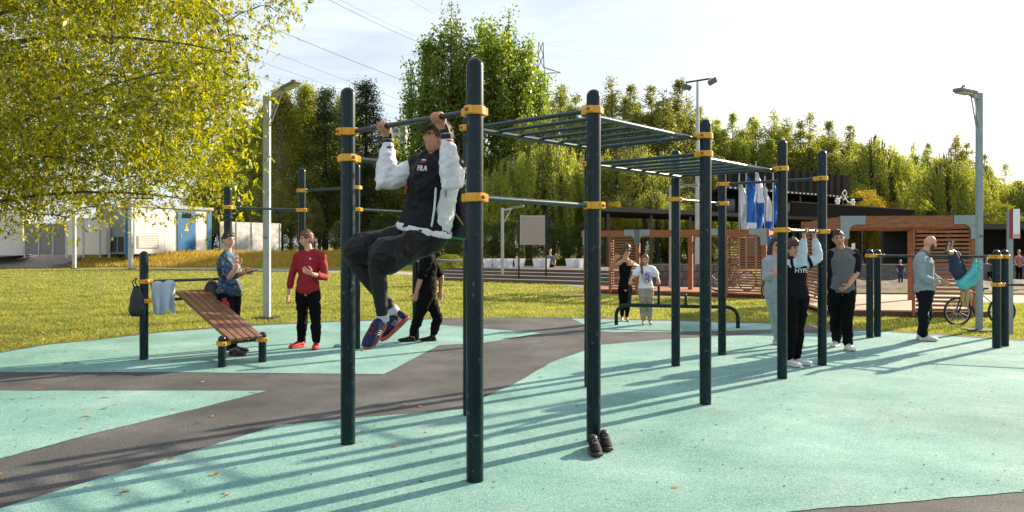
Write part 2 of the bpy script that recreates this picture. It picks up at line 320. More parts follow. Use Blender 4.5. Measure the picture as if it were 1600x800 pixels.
for i, p in enumerate(spots):
    o = bpy.data.objects.new('fallen_leaf', lm[i % 3]); COL.objects.link(o); o.location = G(*p) + V((0, 0, .006)); o.rotation_euler = (0, 0, random.uniform(0, 6.28))
    s = .52 if p[1] > 630 else .5; o.scale = (s, s, s); tag(o, 'curled yellow brown leaf fallen on the rubber paving', 'leaf', 'leaves fallen on the rubber paving')
n = 4200; D = 1 / rng.uniform(1 / 26, 1 / 10.4, n); X = rng.uniform(-.75, .1, n) * D; P = np.stack([X, D, np.full(n, .03)], 1); P = P[~inside(P, poly)]
P2 = np.stack([rng.uniform(-9, -.5, 240), rng.uniform(4.4, 12, 240), np.full(240, .008)], 1); P2 = P2[rng.random(240) < np.clip(.15 - P2[:, 0] * .11, 0, 1)]; P = np.concatenate([P, P2])
n = len(P); a = rng.uniform(0, 6.28, n); s = rng.uniform(.012, .05, n) ; d1 = np.stack([np.cos(a), np.sin(a), rng.normal(0, .2, n)], 1) * s[:, None]; d2 = np.stack([-np.sin(a), np.cos(a), rng.normal(0, .2, n)], 1) * s[:, None] * .5
v = np.stack([P - d1, P - d2, P + d1, P + d2], 1).reshape(-1, 3); v[:, 2] = np.maximum(v[:, 2], .006)
tag(link('leaf_litter', mesh_np('leaf_litter', v, np.arange(4 * n).reshape(-1, 4)), LIT), 'scattered small yellow leaves lying on the lawn', 'leaves', None, 'stuff')
n = 1500; P = np.stack([rng.uniform(-8, 9, n), 3.4 + 8.8 * rng.random(n), np.full(n, .0075)], 1); P = P[inside(P, [(p.x * .97, p.y * .97) for p in OUT])]; n = len(P); a = rng.uniform(0, 6.28, n); s = rng.uniform(.003, .011, n); d1 = np.stack([np.cos(a), np.sin(a), np.zeros(n)], 1) * s[:, None] * rng.uniform(1, 2.2, n)[:, None]; d2 = np.stack([-np.sin(a), np.cos(a), np.zeros(n)], 1) * s[:, None]
v = np.stack([P - d1, P - d2 * .6, P + d1, P + d2], 1).reshape(-1, 3); tp_ = (P + [0, 0, .004]); v5 = np.concatenate([v, tp_]); fc = np.concatenate([np.stack([np.arange(n) * 4 + k, np.arange(n) * 4 + (k + 1) % 4, 4 * n + np.arange(n)], 1) for k in range(4)])
tag(link('grit', mesh_np('grit', v5, fc, 3), mat('dark_grit', (.035, .03, .024), .9, var=.5, vs=3)), 'dark grit and leaf crumbs scattered on the rubber paving', 'grit', None, 'stuff')
# ------------------------------------------------------------------ kiosk, booth, fences on the left
BLUE = mat('blue_steel_trim', (.015, .13, .30), .45, var=.1, vs=3); CREAM = mat('cream_panel', (.66, .63, .59), .6, var=.06, vs=1.5, bump=.05, bs=20)
GREYP = mat('grey_louvre', (.30, .29, .28), .6, var=.2, vs=6); DGLASS = mat('dark_window', (.02, .025, .032), .15, var=.3)
fd = V((.44, .9, 0)).normalized(); fn = V((.9, -.44, 0)).normalized(); ld = -fn
c0 = V((-27.6, 54, .93)); up = V((0, 0, 1)); KH = 3.55; KL = 7.5; KW = 3.6
kx = thing('utility_kiosk', c0, 'white and blue steel kiosk with a blue warning door', 'kiosk')
def fbox(b, u0, u1, v0, v1, z0, z1, mi=0):   # u along the facade, v into the kiosk
    Rm = M((fd, ld, up)).transposed(); b.box(c0 + fd * (u0 + u1) / 2 + ld * (v0 + v1) / 2 + up * (z0 + z1) / 2, (u1 - u0, v1 - v0, z1 - z0), Rm, mi)
part('wall', CREAM, kx, lambda b: fbox(b, .02, KL - .02, .02, KW - .02, 0, KH - .1), False)
part('roof', mat('grey_roof_edge', (.35, .36, .37), .6), kx, lambda b: fbox(b, -.12, KL + .12, -.12, KW + .12, KH - .1, KH + .12), False)
for u in (0, KL - .42): part('corner_trim', BLUE, kx, lambda b: fbox(b, u - .015, u + .42, -.015, .3, -.3, KH - .11), False)
for u in (.9, 1.75, 2.6, 3.45): part('panel', CREAM, kx, lambda b: fbox(b, u - .4, u + .42, -.008, .03, .05, KH - .15), False)
d_ = part('door', BLUE, kx, lambda b: fbox(b, 4.2, 5.9, -.05, .06, -.1, KH - .2), False)
part('door_window', DGLASS, d_, lambda b: fbox(b, 4.55, 5.5, -.062, -.04, 2.75, 3.15), False)
part('handle', GALV, d_, lambda b: fbox(b, 4.45, 4.5, -.09, -.04, 1.2, 1.5), False)
def tri(b):
    c = c0 + fd * 5.0 + ld * -.07; b.add([c + fd * -.22 + up * 1.75, c + fd * .22 + up * 1.75, c + up * 2.2], [(0, 1, 2)])
part('warning_sign', mat('warning_yellow', (.8, .5, .02), .5), d_, tri, False)
def bolt_(b):
    c = c0 + fd * 5.0 + ld * -.076; b.add([c + fd * x + up * z for x, z in ((.03, 2.06), (-.06, 1.93), (0, 1.93), (-.04, 1.8), (.06, 1.97), (0, 1.97))], [(0, 1, 2, 5), (2, 3, 4, 5)])
part('warning_bolt', BLACK, d_, bolt_, False)
v_ = part('vent', GREYP, kx, lambda b: fbox(b, .7, 2.5, -.04, .03, .4, 1.35), False)
for k in range(6): part('louvre', CREAM, v_, lambda b: fbox(b, .8, 2.4, -.06, -.03, .48 + k * .14, .56 + k * .14), False)
part('side_wall', mat('shaded_blue_grey_panel', (.20, .22, .25), .6), kx, lambda b: fbox(b, -.03, .03, .3, KW - .1, 0, KH - .15), False)  # darker panel colour carries the shade of this face turned from the sun
for k in range(4): part('side_window', DGLASS, kx, lambda b: fbox(b, -.06, -.02, .45 + k * .78, 1.05 + k * .78, .15, 1.25), False)
part('side_post', GALV, kx, lambda b: fbox(b, -.25, -.13, 1.75, 1.87, -.3, KH), False)
def fence(name, a, d, nump, wd, z0, z1, m_, label, cat):
    t = thing(name, a, label, cat); d = d.normalized(); nn = V((d.y, -d.x, 0)); Rm = M((d, nn, up)).transposed()
    for k in range(nump):
        part('panel', m_, t, lambda b: b.box(a + d * (k + .5) * wd + up * (z0 + z1) / 2, (wd - .1, .06, z1 - z0), Rm), False)
    for k in range(nump + 1): part('post', GALV, t, lambda b: b.box(a + d * k * wd + nn * .04 + up * ((z1 + z0) / 2 - .12), (.1, .1, z1 - z0 + .2), Rm), False)
    return t
fence('concrete_fence', V((-30.9, 52, .9)), fd, 3, 1.25, 0, 2.6, CREAM, 'plain white panel fence left of the blue kiosk under the tree', 'fence')
fence('concrete_fence', c0 + fd * 8.3 + fn * .1, fd, 4, 1.7, 0, 2.6, mat('mottled_white_panel', (.5, .49, .47), .8, var=.35, vs=3), 'pale mottled panel wall running on right of the blue kiosk', 'fence')  # greyer and blotchier than the cream panels
fence('metal_gate', V((-34.3, 52.9, .9)), V((.9, -.1, 0)), 3, 1.08, 0, 2.2, mat('grey_mesh_gate', (.2, .2, .2), .7, var=.7, vs=25), 'grey mesh gate between posts at the top of the drive', 'gate')
bt = thing('gate_booth', V((-37.6, 53, .9)), 'small white booth with a pale blue sign band left of the gate', 'booth')
part('wall', CREAM, bt, lambda b: b.box(V((-37.5, 54.4, 2.4)), (4.2, 2.8, 3.1), M.Rotation(.35, 3, 'Z')), False)
part('sign_band', mat('pale_blue_sign', (.25, .45, .62), .5), bt, lambda b: b.box(V((-37.48, 54.35, 2.75)), (1.2, 2.86, .3), M.Rotation(.35, 3, 'Z')), False)
# ------------------------------------------------------------------ pavilion behind the pergolas
DWOOD = mat('black_stained_boards', (.011, .010, .010), .8, spec=.08, var=.4, vs=2, stretch=(6, 6, .4), bump=.2, bs=20); GFAS = mat('grey_fascia', (.075, .072, .07), .8, spec=.1, var=.15)
PO = V((5.0, 41, 0)); pu = V((.78, .626, 0)).normalized(); pv = V((.1, .995, 0)).normalized()
def pbox(b, u0, u1, v0, v1, z0, z1, mi=0): b.box(PO + pu * (u0 + u1) / 2 + pv * (v0 + v1) / 2 + up * (z0 + z1) / 2, (u1 - u0, v1 - v0, z1 - z0), M((pu, pv, up)).transposed(), mi)
pav = thing('pavilion', PO, 'long black two storey pavilion with flat canopy roof behind the pergolas', 'pavilion')
part('canopy_roof', DWOOD, pav, lambda b: pbox(b, 0, 34, 0, 7, 3.35, 3.62), False)
part('canopy_fascia', GFAS, pav, lambda b: pbox(b, -.05, 34.05, -.06, 0, 3.42, 3.66), False)
for k in range(10): part('column', DARKM, pav, lambda b: pbox(b, .25 + k * 3.6, .5 + k * 3.6, .3, .55, 0, 3.35), False)
for k in range(10): part('column', DARKM, pav, lambda b: pbox(b, .25 + k * 3.6, .5 + k * 3.6, 6.2, 6.45, 0, 3.35), False)
part('back_wall', mat('dark_cladding', (.018, .018, .018), .8, var=.3), pav, lambda b: pbox(b, 15, 34, 6.6, 6.9, 0, 3.35), False)
for k in range(7): part('window', DGLASS, pav, lambda b: pbox(b, 15.3 + k * 2.6, 17.3 + k * 2.6, 6.5, 6.6, .8, 2.6), False)
part('upper_floor', DWOOD, pav, lambda b: pbox(b, 11, 30, 1.2, 8, 5.2, 5.4), False)
for k in range(34):
    part('board', DWOOD, pav, lambda b: pbox(b, 10.6 + k * .5, 11.085 + k * .5, .9 + .012 * (k % 2), 1.15, 5.45, 7.05), False)
part('fascia_rail', GFAS, pav, lambda b: pbox(b, 10.5, 27.7, .86, 1.2, 5.28, 5.44), False)
for k in range(32): part('bracket', WHITE, pav, lambda b: pbox(b, 10.7 + k * .53, 10.9 + k * .53, .82, .86, 5.3, 5.4), False)
for k in range(6): part('upper_column', DARKM, pav, lambda b: pbox(b, 11.2 + k * 3.1, 11.42 + k * 3.1, 1.3, 1.5, 3.62, 5.2), False)
part('upper_wall', mat('dark_cladding', (.02, .02, .02)), pav, lambda b: pbox(b, 11, 23, 5, 5.2, 3.62, 5.2), False)
for k in range(4): part('upper_window', mat('pale_window', (.14, .15, .15), .2), pav, lambda b: pbox(b, 12 + k * 2.6, 13.7 + k * 2.6, 4.94, 5, 4, 4.9), False)
part('parapet', DWOOD, pav, lambda b: pbox(b, 18.5, 38, -.5, -.2, 3.68, 4.55), False)
part('parapet_cap', GFAS, pav, lambda b: pbox(b, 18.4, 38.1, -.55, -.15, 4.55, 4.62), False)
dec = thing('roof_ornament', PO + pu * 26 + V((0, 0, 4.62)), 'white ribbon shaped ornament standing on the dark pavilion roof', 'ornament')
part('ribbon', WHITE, dec, lambda b: b.tube([PO + pu * (26 + x) + up * z + pv * -.3 for x, z in ((-1.1, 4.7), (-.6, 5.2), (-.1, 5.0), (.3, 5.55), (0, 5.75), (-.4, 5.5), (.4, 4.9), (1.1, 4.75))], .05, 8, rnd=True))
for x in (-1.1, 1.2): part('rosette', WHITE, dec, lambda b: [b.ell(PO + pu * (26 + x + .2 * math.cos(a)) + up * (4.85 + .2 * math.sin(a)) + pv * -.3, (.11, .08, .11)) for a in np.arange(0, 6.2, 1.05)] and None)
# second pavilion on the far right
PO2 = V((24.5, 38, 0)); 
pv2 = thing('beach_shelter', PO2, 'dark open shelter with grey flat roof beyond the sand court', 'shelter')
def qbox(b, x0, x1, y0, y1, z0, z1): b.box(PO2 + V(((x0 + x1) / 2, (y0 + y1) / 2, (z0 + z1) / 2)), (x1 - x0, y1 - y0, z1 - z0))
part('roof', GFAS, pv2, lambda b: qbox(b, -3, 9, -1, 6, 2.35, 2.6), False)
part('back_wall', mat('dark_cladding', (.02, .02, .02)), pv2, lambda b: qbox(b, -3, 9, 5.5, 5.8, 0, 2.35), False)
for k in range(9): part('column', DARKM, pv2, lambda b: qbox(b, -2.9 + k * 1.45, -2.75 + k * 1.45, -.8, -.65, 0, 2.35), False)
for k in range(5): part('counter', mat('brown_counter', (.09, .055, .04), .7), pv2, lambda b: qbox(b, -2.6 + k * 2.2, -.6 + k * 2.2, 1, 1.3, 0, 1.1), False)
# ------------------------------------------------------------------ terrace steps, low wall, planters
ST = mat('grey_brown_boards', (.12, .095, .08), .8, var=.25, vs=2, stretch=(1, 8, 8), bump=.2, bs=20)
tx = G(760, 440); te = G(985, 447)
ts = thing('terrace_steps', (tx + te) / 2, 'grey timber terrace steps behind the notice board', 'steps')
sd = (te - tx).normalized(); sn_ = V((-sd.y, sd.x, 0))
for k in range(4):
    a = tx + sn_ * (.95 * k) - sd * 4; b_ = te + sn_ * (.95 * k) + sd * .3
    part('step', ST, ts, lambda b: b.box((a + b_) / 2 + sn_ * (.45 if k < 3 else 2.5) + up * (.06 + .115 * k / 2 * 1), ((b_ - a).length, .94 if k < 3 else 5, .12 + .115 * k), M((sd, sn_, up)).transposed()), False)
PLT = mat('white_planter', (.75, .77, .8), .5, var=.05)
for i, (px, wd) in enumerate([(762, .42), (777, .42), (794, .42), (812, .45), (841, .46), (852, .4), (893, .5), (905, .4), (880, .0)]):
    if not wd: continue
    d = 36.5; p = V(((px - 800) * d / F, d, .463)); t_ = thing('planter', p, '%s white square planter on the terrace counted from the left' % ['first', 'second', 'third', 'fourth', 'fifth', 'sixth', 'seventh', 'eighth'][i], 'planter', 'white planters on the terrace')
    part('pot', PLT, t_, lambda b: b.loft([(p + up * z, V((r, 0, 0)), V((0, r, 0))) for z, r in ((0, wd * .45), (.42, wd * .62), (.44, wd * .62), (.44, wd * .55), (.36, wd * .53))], 4), False)
BLK = [mat('brown_grey_block', (.10, .085, .08), .9, var=.25, vs=5, bump=.3, bs=30), mat('grey_block', (.13, .12, .115), .9, var=.25, vs=5, bump=.3, bs=30)]
wa = G(1003, 447.5); wb = G(1150, 447.5); wl = thing('block_wall', (wa + wb) / 2, 'low grey block retaining wall behind the left pergola deck', 'wall')
wdv = (wb - wa); nb = 12; bl = wdv.length / nb; wu = wdv.normalized(); Rm_ = M((wu, V((-wu.y, wu.x, 0)), up)).transposed()
bm_ = MB().box((0, 0, 0), (bl - .02, .3, .265), Rm_, bev=.012).mesh('block', smooth=False)
bms = []
for q in BLK:
    c_ = bm_.copy(); c_.materials.append(q); bms.append(c_)
for r_ in range(3):
    for k in range(nb):
        o = bpy.data.objects.new('block', bms[random.random() < .4]); COL.objects.link(o); o.parent = wl; ORG[o] = ORG[wl]
        o.location = wa + wu * bl * (k + .5 + (.25 if r_ % 2 else 0)) + up * (.14 + .28 * r_) - ORG[wl] + V((0, random.uniform(-.012, .012), 0))
part('core', mat('mortar', (.06, .055, .05), .9), wl, lambda b: b.box((wa + wb) / 2 + up * .42, (wdv.length - .1, .22, .84), Rm_), False)
# low grey wall by the sand
wl2 = thing('concrete_wall', V((14.5, 30.5, 0)), 'low grey concrete wall along the back of the sand court', 'wall')
for k in range(6): part('panel', BLK[1], wl2, lambda b: b.box(V((12.2 + k * 2.45, 33 - k * .1, .35)), (2.43, .3, .75), bev=.01), False)
# ------------------------------------------------------------------ pergolas
BRK = mat('blue_grey_bracket', (.27, .33, .35), .5, .2, var=.12)
DECK = mat('larch_decking', (.36, .15, .07), .65, var=.25, vs=2, stretch=(1, 6, 6), bump=.2, bs=30); DECK2 = mat('pale_decking', (.42, .29, .19), .7, var=.2, vs=2, bump=.2, bs=30)
def rotz(d): d = d.normalized(); return M((d, V((-d.y, d.x, 0)), up)).transposed()
def screen(t, a, b_, z0, z1, pitch, sh=.045):
    d = b_ - a; me = MB().box((0, 0, 0), (d.length, .035, sh), rotz(d)).mesh('slat', smooth=False); me.materials.append(WOODP); z = z0
    while z < z1:
        o = bpy.data.objects.new('slat', me); COL.objects.link(o); o.parent = t; ORG[o] = ORG[t]; o.location = (a + b_) / 2 + up * z - ORG[t] + V((0, random.uniform(-.004, .004), random.uniform(-.004, .004))); z += pitch
def bracket(t, p, d, zt, s=1):
    b = MB(); Rm = rotz(d); n_ = V((-d.y, d.x, 0)).normalized(); d = d.normalized()
    pts = [(-.09, 0), (.09, 0), (.09, .18), (.12, .26), (.2, .31), (.42, .31), (.42, .5), (-.09, .5)]
    pts = [(x * s, z) for x, z in pts]
    vv = [p + d * x + up * (zt - .5 + z) - n_ * .085 for x, z in pts] + [p + d * x + up * (zt - .5 + z) - n_ * .072 for x, z in pts]; k = len(pts)
    b.add(vv, [tuple(range(k)), tuple(range(2 * k - 1, k - 1, -1))] + [(i, (i + 1) % k, k + (i + 1) % k, k + i) for i in range(k)]); o = b.build('bracket', BRK, t, False)
    for x, z in ((0, .08), (0, .42), (.3 * s, .4)): part('bolt', GALV, o, lambda b: b.ell(p + d * x + up * (zt - .5 + z) - n_ * .088, (.014, .014, .014), nu=6, nv=4))
    return o
ZT = 2.04
A0 = at(916, 440, 24.6); A1 = at(1194, 440, 22); A0.z = A1.z = 0; du = (A1 - A0).normalized(); dv = V((-du.y, du.x, 0)); LA = (A1 - A0).length
pg = thing('pergola', A0, 'long orange timber pergola with slatted screens behind the woman and girl', 'pergola', 'orange timber pergolas')
def pp(u_, v_=0., z=0.): return A0 + du * u_ + dv * v_ + up * z
for u_, v_ in [(0, 0), (1.75, 0), (3.9, 0), (LA, 0), (0, 2.4), (3.1, 1.3), (LA, 2.6)]:
    part('post', WOODP, pg, lambda b: b.box(pp(u_, v_, ZT / 2 - .1), (.14, .14, ZT - .2), rotz(du), bev=.012), False)
for v_ in (0, 2.5): part('beam', WOODP, pg, lambda b: b.beam(pp(-.15, v_, ZT - .12), pp(LA + .15, v_, ZT - .12), .14, .2), False)
for k in range(12): part('rafter', WOODP, pg, lambda b: b.beam(pp(.1 + k * LA / 11.4, .08, ZT - .105), pp(.1 + k * LA / 11.4, 2.42, ZT - .105), .05, .12), False)
screen(pg, pp(.86, .03), pp(1.68, .03), .12, ZT - .25, .085); screen(pg, pp(LA - 1.05, .03), pp(LA - .08, .03), .1, ZT - .25, .075)
part('screen_post', WOODP, pg, lambda b: b.box(pp(LA - 1.1, .02, ZT / 2 - .1), (.1, .1, ZT - .22), rotz(du)), False); part('screen_post', WOODP, pg, lambda b: b.box(pp(.83, .02, ZT / 2 - .1), (.08, .1, ZT - .22), rotz(du)), False)
for u_, s in ((0, 1), (1.75, 1), (1.75, -1), (3.9, 1), (LA, -1)): bracket(pg, pp(u_), du, ZT, s)
for k in range(10): part('deck_board', DECK, pg, lambda b: b.box(pp(LA / 2, .25 + k * .25, .09), (LA + .2, .24, .05), rotz(du)), False)
part('deck_edge', mat('dark_timber_edge', (.10, .05, .03), .8), pg, lambda b: b.box(pp(LA / 2, .08, .035), (LA + .2, .06, .09), rotz(du)), False)
ZR = 2.18
B0 = V((7.25, 16.4, 0)); bu = V((.988, -.155, 0)).normalized(); bv = V((-bu.y, bu.x, 0)); LB = 2.62; DB = 3.6
pr = thing('pergola', B0, 'orange timber pergola with slatted screen behind the bald man', 'pergola', 'orange timber pergolas')
def pq(u_, v_=0., z=0.): return B0 + bu * u_ + bv * v_ + up * z
for u_, v_ in [(0, 0), (LB, .02), (0, DB), (LB, DB), (1.42, 0)]: part('post', WOODP, pr, lambda b: b.box(pq(u_, v_, ZR / 2 - .1), (.14 if u_ != 1.42 else .05, .14 if u_ != 1.42 else .08, ZR - .2), rotz(bu), bev=.012), False)
for v_ in (0, DB): part('beam', WOODP, pr, lambda b: b.beam(pq(-.1, v_, ZR - .13), pq(LB + .1, v_, ZR - .13), .13, .24), False)
for u_ in (0, LB): part('beam', WOODP, pr, lambda b: b.beam(pq(u_, .09, ZR - .16), pq(u_, DB - .09, ZR - .16), .13, .2), False)
for k in range(16): part('rafter', WOODP, pr, lambda b: b.beam(pq(.09, .2 + k * .21, ZR - .02), pq(LB - .09, .2 + k * .21, ZR - .02), .1, .045), False)
screen(pr, pq(1.46, -.02), pq(LB - .06, -.02), .16, ZR - .3, .088, .05); screen(pr, pq(0, DB * .62), pq(0, DB - .1), .12, ZR - .3, .09, .05)
bracket(pr, pq(0), bu, ZR, 1); bracket(pr, pq(LB), bu, ZR, -1)
for k in range(14): part('deck_board', DECK2, pr, lambda b: b.box(pq(LB / 2, .3 + k * .25, .1), (LB + .7, .24, .05), rotz(bu)), False)
part('deck_edge', mat('dark_timber_edge', (.10, .05, .03), .8), pr, lambda b: b.box(pq(LB / 2, .12, .05), (LB + .7, .06, .12), rotz(bu)), False)
# ------------------------------------------------------------------ lamps, poles, boards
def street_lamp(base, h, arm, label, num=None, m_=GALV, wd=.14, side=1, braces=True):
    t = thing('street_lamp', base, label, 'street lamp', 'square pole street lamps'); b = V(base)
    part('pole', m_, t, lambda q: q.box(b + up * h / 2, (wd, wd * .8, h), bev=.008), False)
    part('base_plate', DARKM, t, lambda q: q.box(b + up * .015, (.42, .42, .03)), False)
    e = b + up * (h - .05) + arm
    part('arm', m_, t, lambda q: q.beam(b + up * (h - .1), e, .05, .07), False)
    hd = arm.normalized(); x, y = frame(hd)
    part('lamp_head', mat('lamp_head_grey', (.2, .22, .22), .5, .3), t, lambda q: q.box(e + hd * .16 + up * .03, (.2, .07, .5), M((x, y, hd)).transposed(), bev=.02), False)
    part('lens', mat('lamp_glass', (.45, .43, .36), .3), t, lambda q: q.box(e + hd * .2 - up * .015, (.15, .02, .34), M((x, y, hd)).transposed()), False)
    part('sensor', BLACK, t, lambda q: q.lathe(e + hd * .22 + up * .06, [(.03, 0), (.03, .06), (.01, .07)], 8))
    if braces:
        for o_ in (-.03, .03): part('brace', GALV, t, lambda q: q.tube([b + up * (h - .75) + x * o_, lerp(b + up * (h - .1), e, .75 + o_) + x * o_], .014, 6))
    if num: put_text(num, .08, b + V((0, -wd * .4 - .003, 1.7)), V((1, 0, 0)), up, BLACK, t, 'pole_number')
    return t
def put_text(s, size, c, xdir, ydir, m_, parent, name='lettering', th=.002, warp=None):
    cu = bpy.data.curves.new('txt', 'FONT'); cu.body = s; cu.size = size; cu.align_x = 'CENTER'; cu.align_y = 'CENTER'; cu.extrude = th; cu.resolution_u = 3
    o = bpy.data.objects.new('txt', cu); COL.objects.link(o); bpy.context.view_layer.update()
    me = bpy.data.meshes.new_from_object(o.evaluated_get(bpy.context.evaluated_depsgraph_get())); bpy.data.objects.remove(o)
    x = xdir.normalized(); y = ydir.normalized(); z = x.cross(y)
    for v in me.vertices:
        p = c + x * v.co.x + y * v.co.y + z * v.co.z
        if warp: p = warp(p, v.co)
        v.co = p - ORG[parent]
    me.materials.clear(); return link(name, me, m_, parent)
street_lamp(G(417, 497), 4.7, V((.5, -.35, .12)), 'pale grey square street lamp on the lawn behind the red shirted man', '241')
street_lamp(G(1530, 517), 4.28, V((-.26, -.16, .0)), 'blue grey square street lamp beside the bicycle and right pergola', '34', GALVB, .10)
street_lamp(G(785, 438), 3.2, V((.55, -.1, .06)), 'small far street lamp left of the blank notice board', None, GALV, .13)
street_lamp(at(1049, 447, 26) * 1, 3.55, V((.5, 0, .02)), 'thin grey street lamp behind the left pergola deck', None, GALV, .13) if False else None
p_ = V(((1049 - 800) * 25.5 / F, 25.5, 0)); street_lamp(p_, 3.58, V((.5, 0, .02)), 'thin grey street lamp standing behind the long left pergola', None, GALV, .14, braces=False)
p_ = V((-29.5, 50.6, 0)); tl = thing('street_lamp', p_, 'thin grey lamp pole rising into the maple in front of the kiosk', 'street lamp')
part('pole', GALV, tl, lambda q: q.tube([p_, p_ + up * 6.5], .14, 8)); part('base_plate', DARKM, tl, lambda q: q.box(p_ + up * .02, (.5, .5, .04)))
p_ = V((-25.2, 49.6, 0)); tl = thing('street_lamp', p_, 'slim grey lamp pole on the lawn in front of the kiosk vent', 'street lamp')
part('pole', GALV, tl, lambda q: q.tube([p_, p_ + up * 6], .16, 8)); part('base_plate', DARKM, tl, lambda q: q.box(p_ + up * .02, (.5, .5, .04)))
p_ = V(((1090 - 800) * 29 / F, 29, 0)); fl = thing('floodlight_mast', p_, 'tall thin mast with two floodlights above the trees', 'floodlight')
zt = H + (HY - 128) * 29 / F
part('pole', GALV, fl, lambda q: q.tube([p_, p_ + up * zt * .4, p_ + up * zt], [.12, .09, .05], 8))
cb = [p_ + V((-.45, 0, zt - .02)), p_ + V((.45, 0, zt + .12))]
part('crossbar', DARKM, fl, lambda q: q.beam(cb[0], cb[1], .06, .06), False)
for k, (c_, a_) in enumerate(((cb[0] + V((0, -.1, -.2)), .3), (cb[1] + V((.1, -.1, -.12)), -.5))):
    h_ = part('lamp_head', mat('floodlight_grey', (.12, .13, .14), .5), fl, lambda q: q.box(c_, (.36, .12, .2), M.Rotation(a_, 3, 'Y') @ M.Rotation(.4, 3, 'X'), bev=.02), False)
    part('yoke', DARKM, h_, lambda q: q.tube([cb[k], c_ + V((0, 0, .1))], .02, 6))
# notice board
nb_ = V((at(832, 384, 32).x, 32, 0)); bo = thing('notice_board', nb_, 'blank pale notice board on two thin black posts', 'notice board')
for s in (-1, 1):
    part('post', DARKM, bo, lambda q: q.box(nb_ + V((s * .58, 0, 1.45)), (.07, .07, 2.9)), False); part('footing', PAVE, bo, lambda q: q.box(nb_ + V((s * .58, -.05, .05)), (.9, .5, .12)), False)
part('frame', mat('board_frame', (.42, .42, .4), .5), bo, lambda q: q.box(nb_ + V((0, -.02, 2.2)), (1.06, .08, 1.24)), False)
part('panel', mat('board_panel', (.36, .31, .28), .6, var=.08), bo, lambda q: q.box(nb_ + V((0, -.065, 2.2)), (.96, .03, 1.12)), False)
# narrow sign
sp_ = G(1578, 523); sg = thing('park_sign', sp_, 'narrow white sign with red edge on a thin grey post', 'sign')
part('post', GALVB, sg, lambda q: q.box(sp_ + up * 1.06, (.07, .07, 2.12)), False)
part('panel', mat('sign_red', (.35, .02, .03), .5), sg, lambda q: q.box(sp_ + V((.05, -.06, 1.91)), (.15, .03, .51)), False)
part('sign_face', WHITE, sg, lambda q: q.box(sp_ + V((.06, -.078, 1.91)), (.115, .01, .5)), False)
part('red_print', mat('sign_pink', (.65, .3, .28), .5), sg, lambda q: q.box(sp_ + V((.06, -.0845, 1.7)), (.1, .004, .06)), False)
# banners
FB = mat('blue_banner_cloth', (.02, .14, .52), .7, var=.15, vs=3); FW = mat('white_banner_cloth', (.72, .74, .78), .7, var=.06, vs=3)
def banner(px, yt, yb, wd, split, top, bot, label, D=36.):
    a = at(px, yt, D); zb = H - (yb - HY) * D / F; t = thing('feather_banner', V((a.x, D, 0)), label, 'banner', 'tall blue and white banners')
    part('pole', GALV, t, lambda q: q.tube([V((a.x, D, 0)), a + up * .5], .03, 6))
    n_ = 16; b = MB(); m_i = []
    for i in range(n_ + 1):
        z = lerp(a.z, zb, i / n_); ww = wd * (min(1, .25 + i / 5)) * (1 if i < n_ - 2 else .8)
        for k in range(5):
            x = a.x + .04 + ww * k / 4; b.v.append(V((x, D + .10 * math.sin(k * 1.7 + i * .5 + px) + .04 * math.sin(i * 1.3), z - .12 * k / 4 * (i < 2))))
    for i in range(n_):
        for k in range(4): b.f.append((i * 5 + k, i * 5 + k + 1, i * 5 + k + 6, i * 5 + k + 5)); b.m.append(0 if i / n_ < split else 1)
    o = b.build('cloth', [top, bot], t); md = o.modifiers.new('thickness', 'SOLIDIFY'); md.thickness = .006
banner(1155, 285, 372, .35, .8, FW, FW, 'leftmost narrow white banner beside the pavilion'); banner(1166, 275, 372, .42, .75, FB, FW, 'tall blue banner second from the left beside the pavilion', 35.5)
banner(1181, 268, 366, .33, .5, FW, FB, 'banner white above and blue below, third from left'); banner(1195, 292, 415, .27, .4, FW, FB, 'longest thin banner, white above blue, fourth from left', 35.2); banner(1208, 284, 352, .22, 1, FB, FB, 'rightmost short blue banner beside the pavilion')
# volleyball posts and net band by the sand
VN = mat('net_white', (.7, .7, .68), .7)
vn = thing('beach_net', V((13, 27, 0)), 'white banded sports net on posts over the sand court', 'net')
for x, y in ((12.1, 26.6), (13.4, 29.5), (18.6, 26.6), (25.5, 27)): part('post', WHITE, vn, lambda q: q.tube([V((x, y, 0)), V((x, y, 1.62))], .055, 8))
for z in (1.38, .98): part('band', VN, vn, lambda q: q.beam(V((18.6, 26.6, z)), V((25.5, 27, z)), .03, .07), False)
def netgrid(q):
    a = V((12.1, 26.6, 0)); b = V((13.4, 29.5, 0))
    for k in range(22): p = lerp(a, b, k / 21); q.tube([p + up * .6, p + up * 1.5], .006, 4)
    for k in range(16): q.tube([a + up * (.6 + k * .06), b + up * (.6 + k * .06)], .006, 4)
part('net', VN, vn, netgrid)
# pylon and wires
DPY = 150.; pyx = (845 - 800) * DPY / F; py_ = thing('power_pylon', V((pyx, DPY, 0)), 'distant lattice power pylon rising behind the tall poplars', 'pylon')
zt = H + (HY - 66) * DPY / F
def pylon(q):
    def c_(z): return .45 + 3.2 * max(0, 1 - z / zt) ** 1.3
    zs = [zt * (1 - (1 - k / 16)) for k in range(17)]
    for i in range(16):
        a, b = zs[i], zs[i + 1]; A = c_(a); B = c_(b); ca = [V((pyx + sx * A, DPY + sy * A, a)) for sx, sy in ((-1, -1), (1, -1), (1, 1), (-1, 1))]; cb_ = [V((pyx + sx * B, DPY + sy * B, b)) for sx, sy in ((-1, -1), (1, -1), (1, 1), (-1, 1))]
        for k in range(4):
            q.tube([ca[k], cb_[k]], .07, 4); q.tube([ca[k], cb_[(k + 1) % 4]], .045, 4); q.tube([ca[(k + 1) % 4], cb_[k]], .045, 4)
part('tower', DARKM, py_, pylon, False)
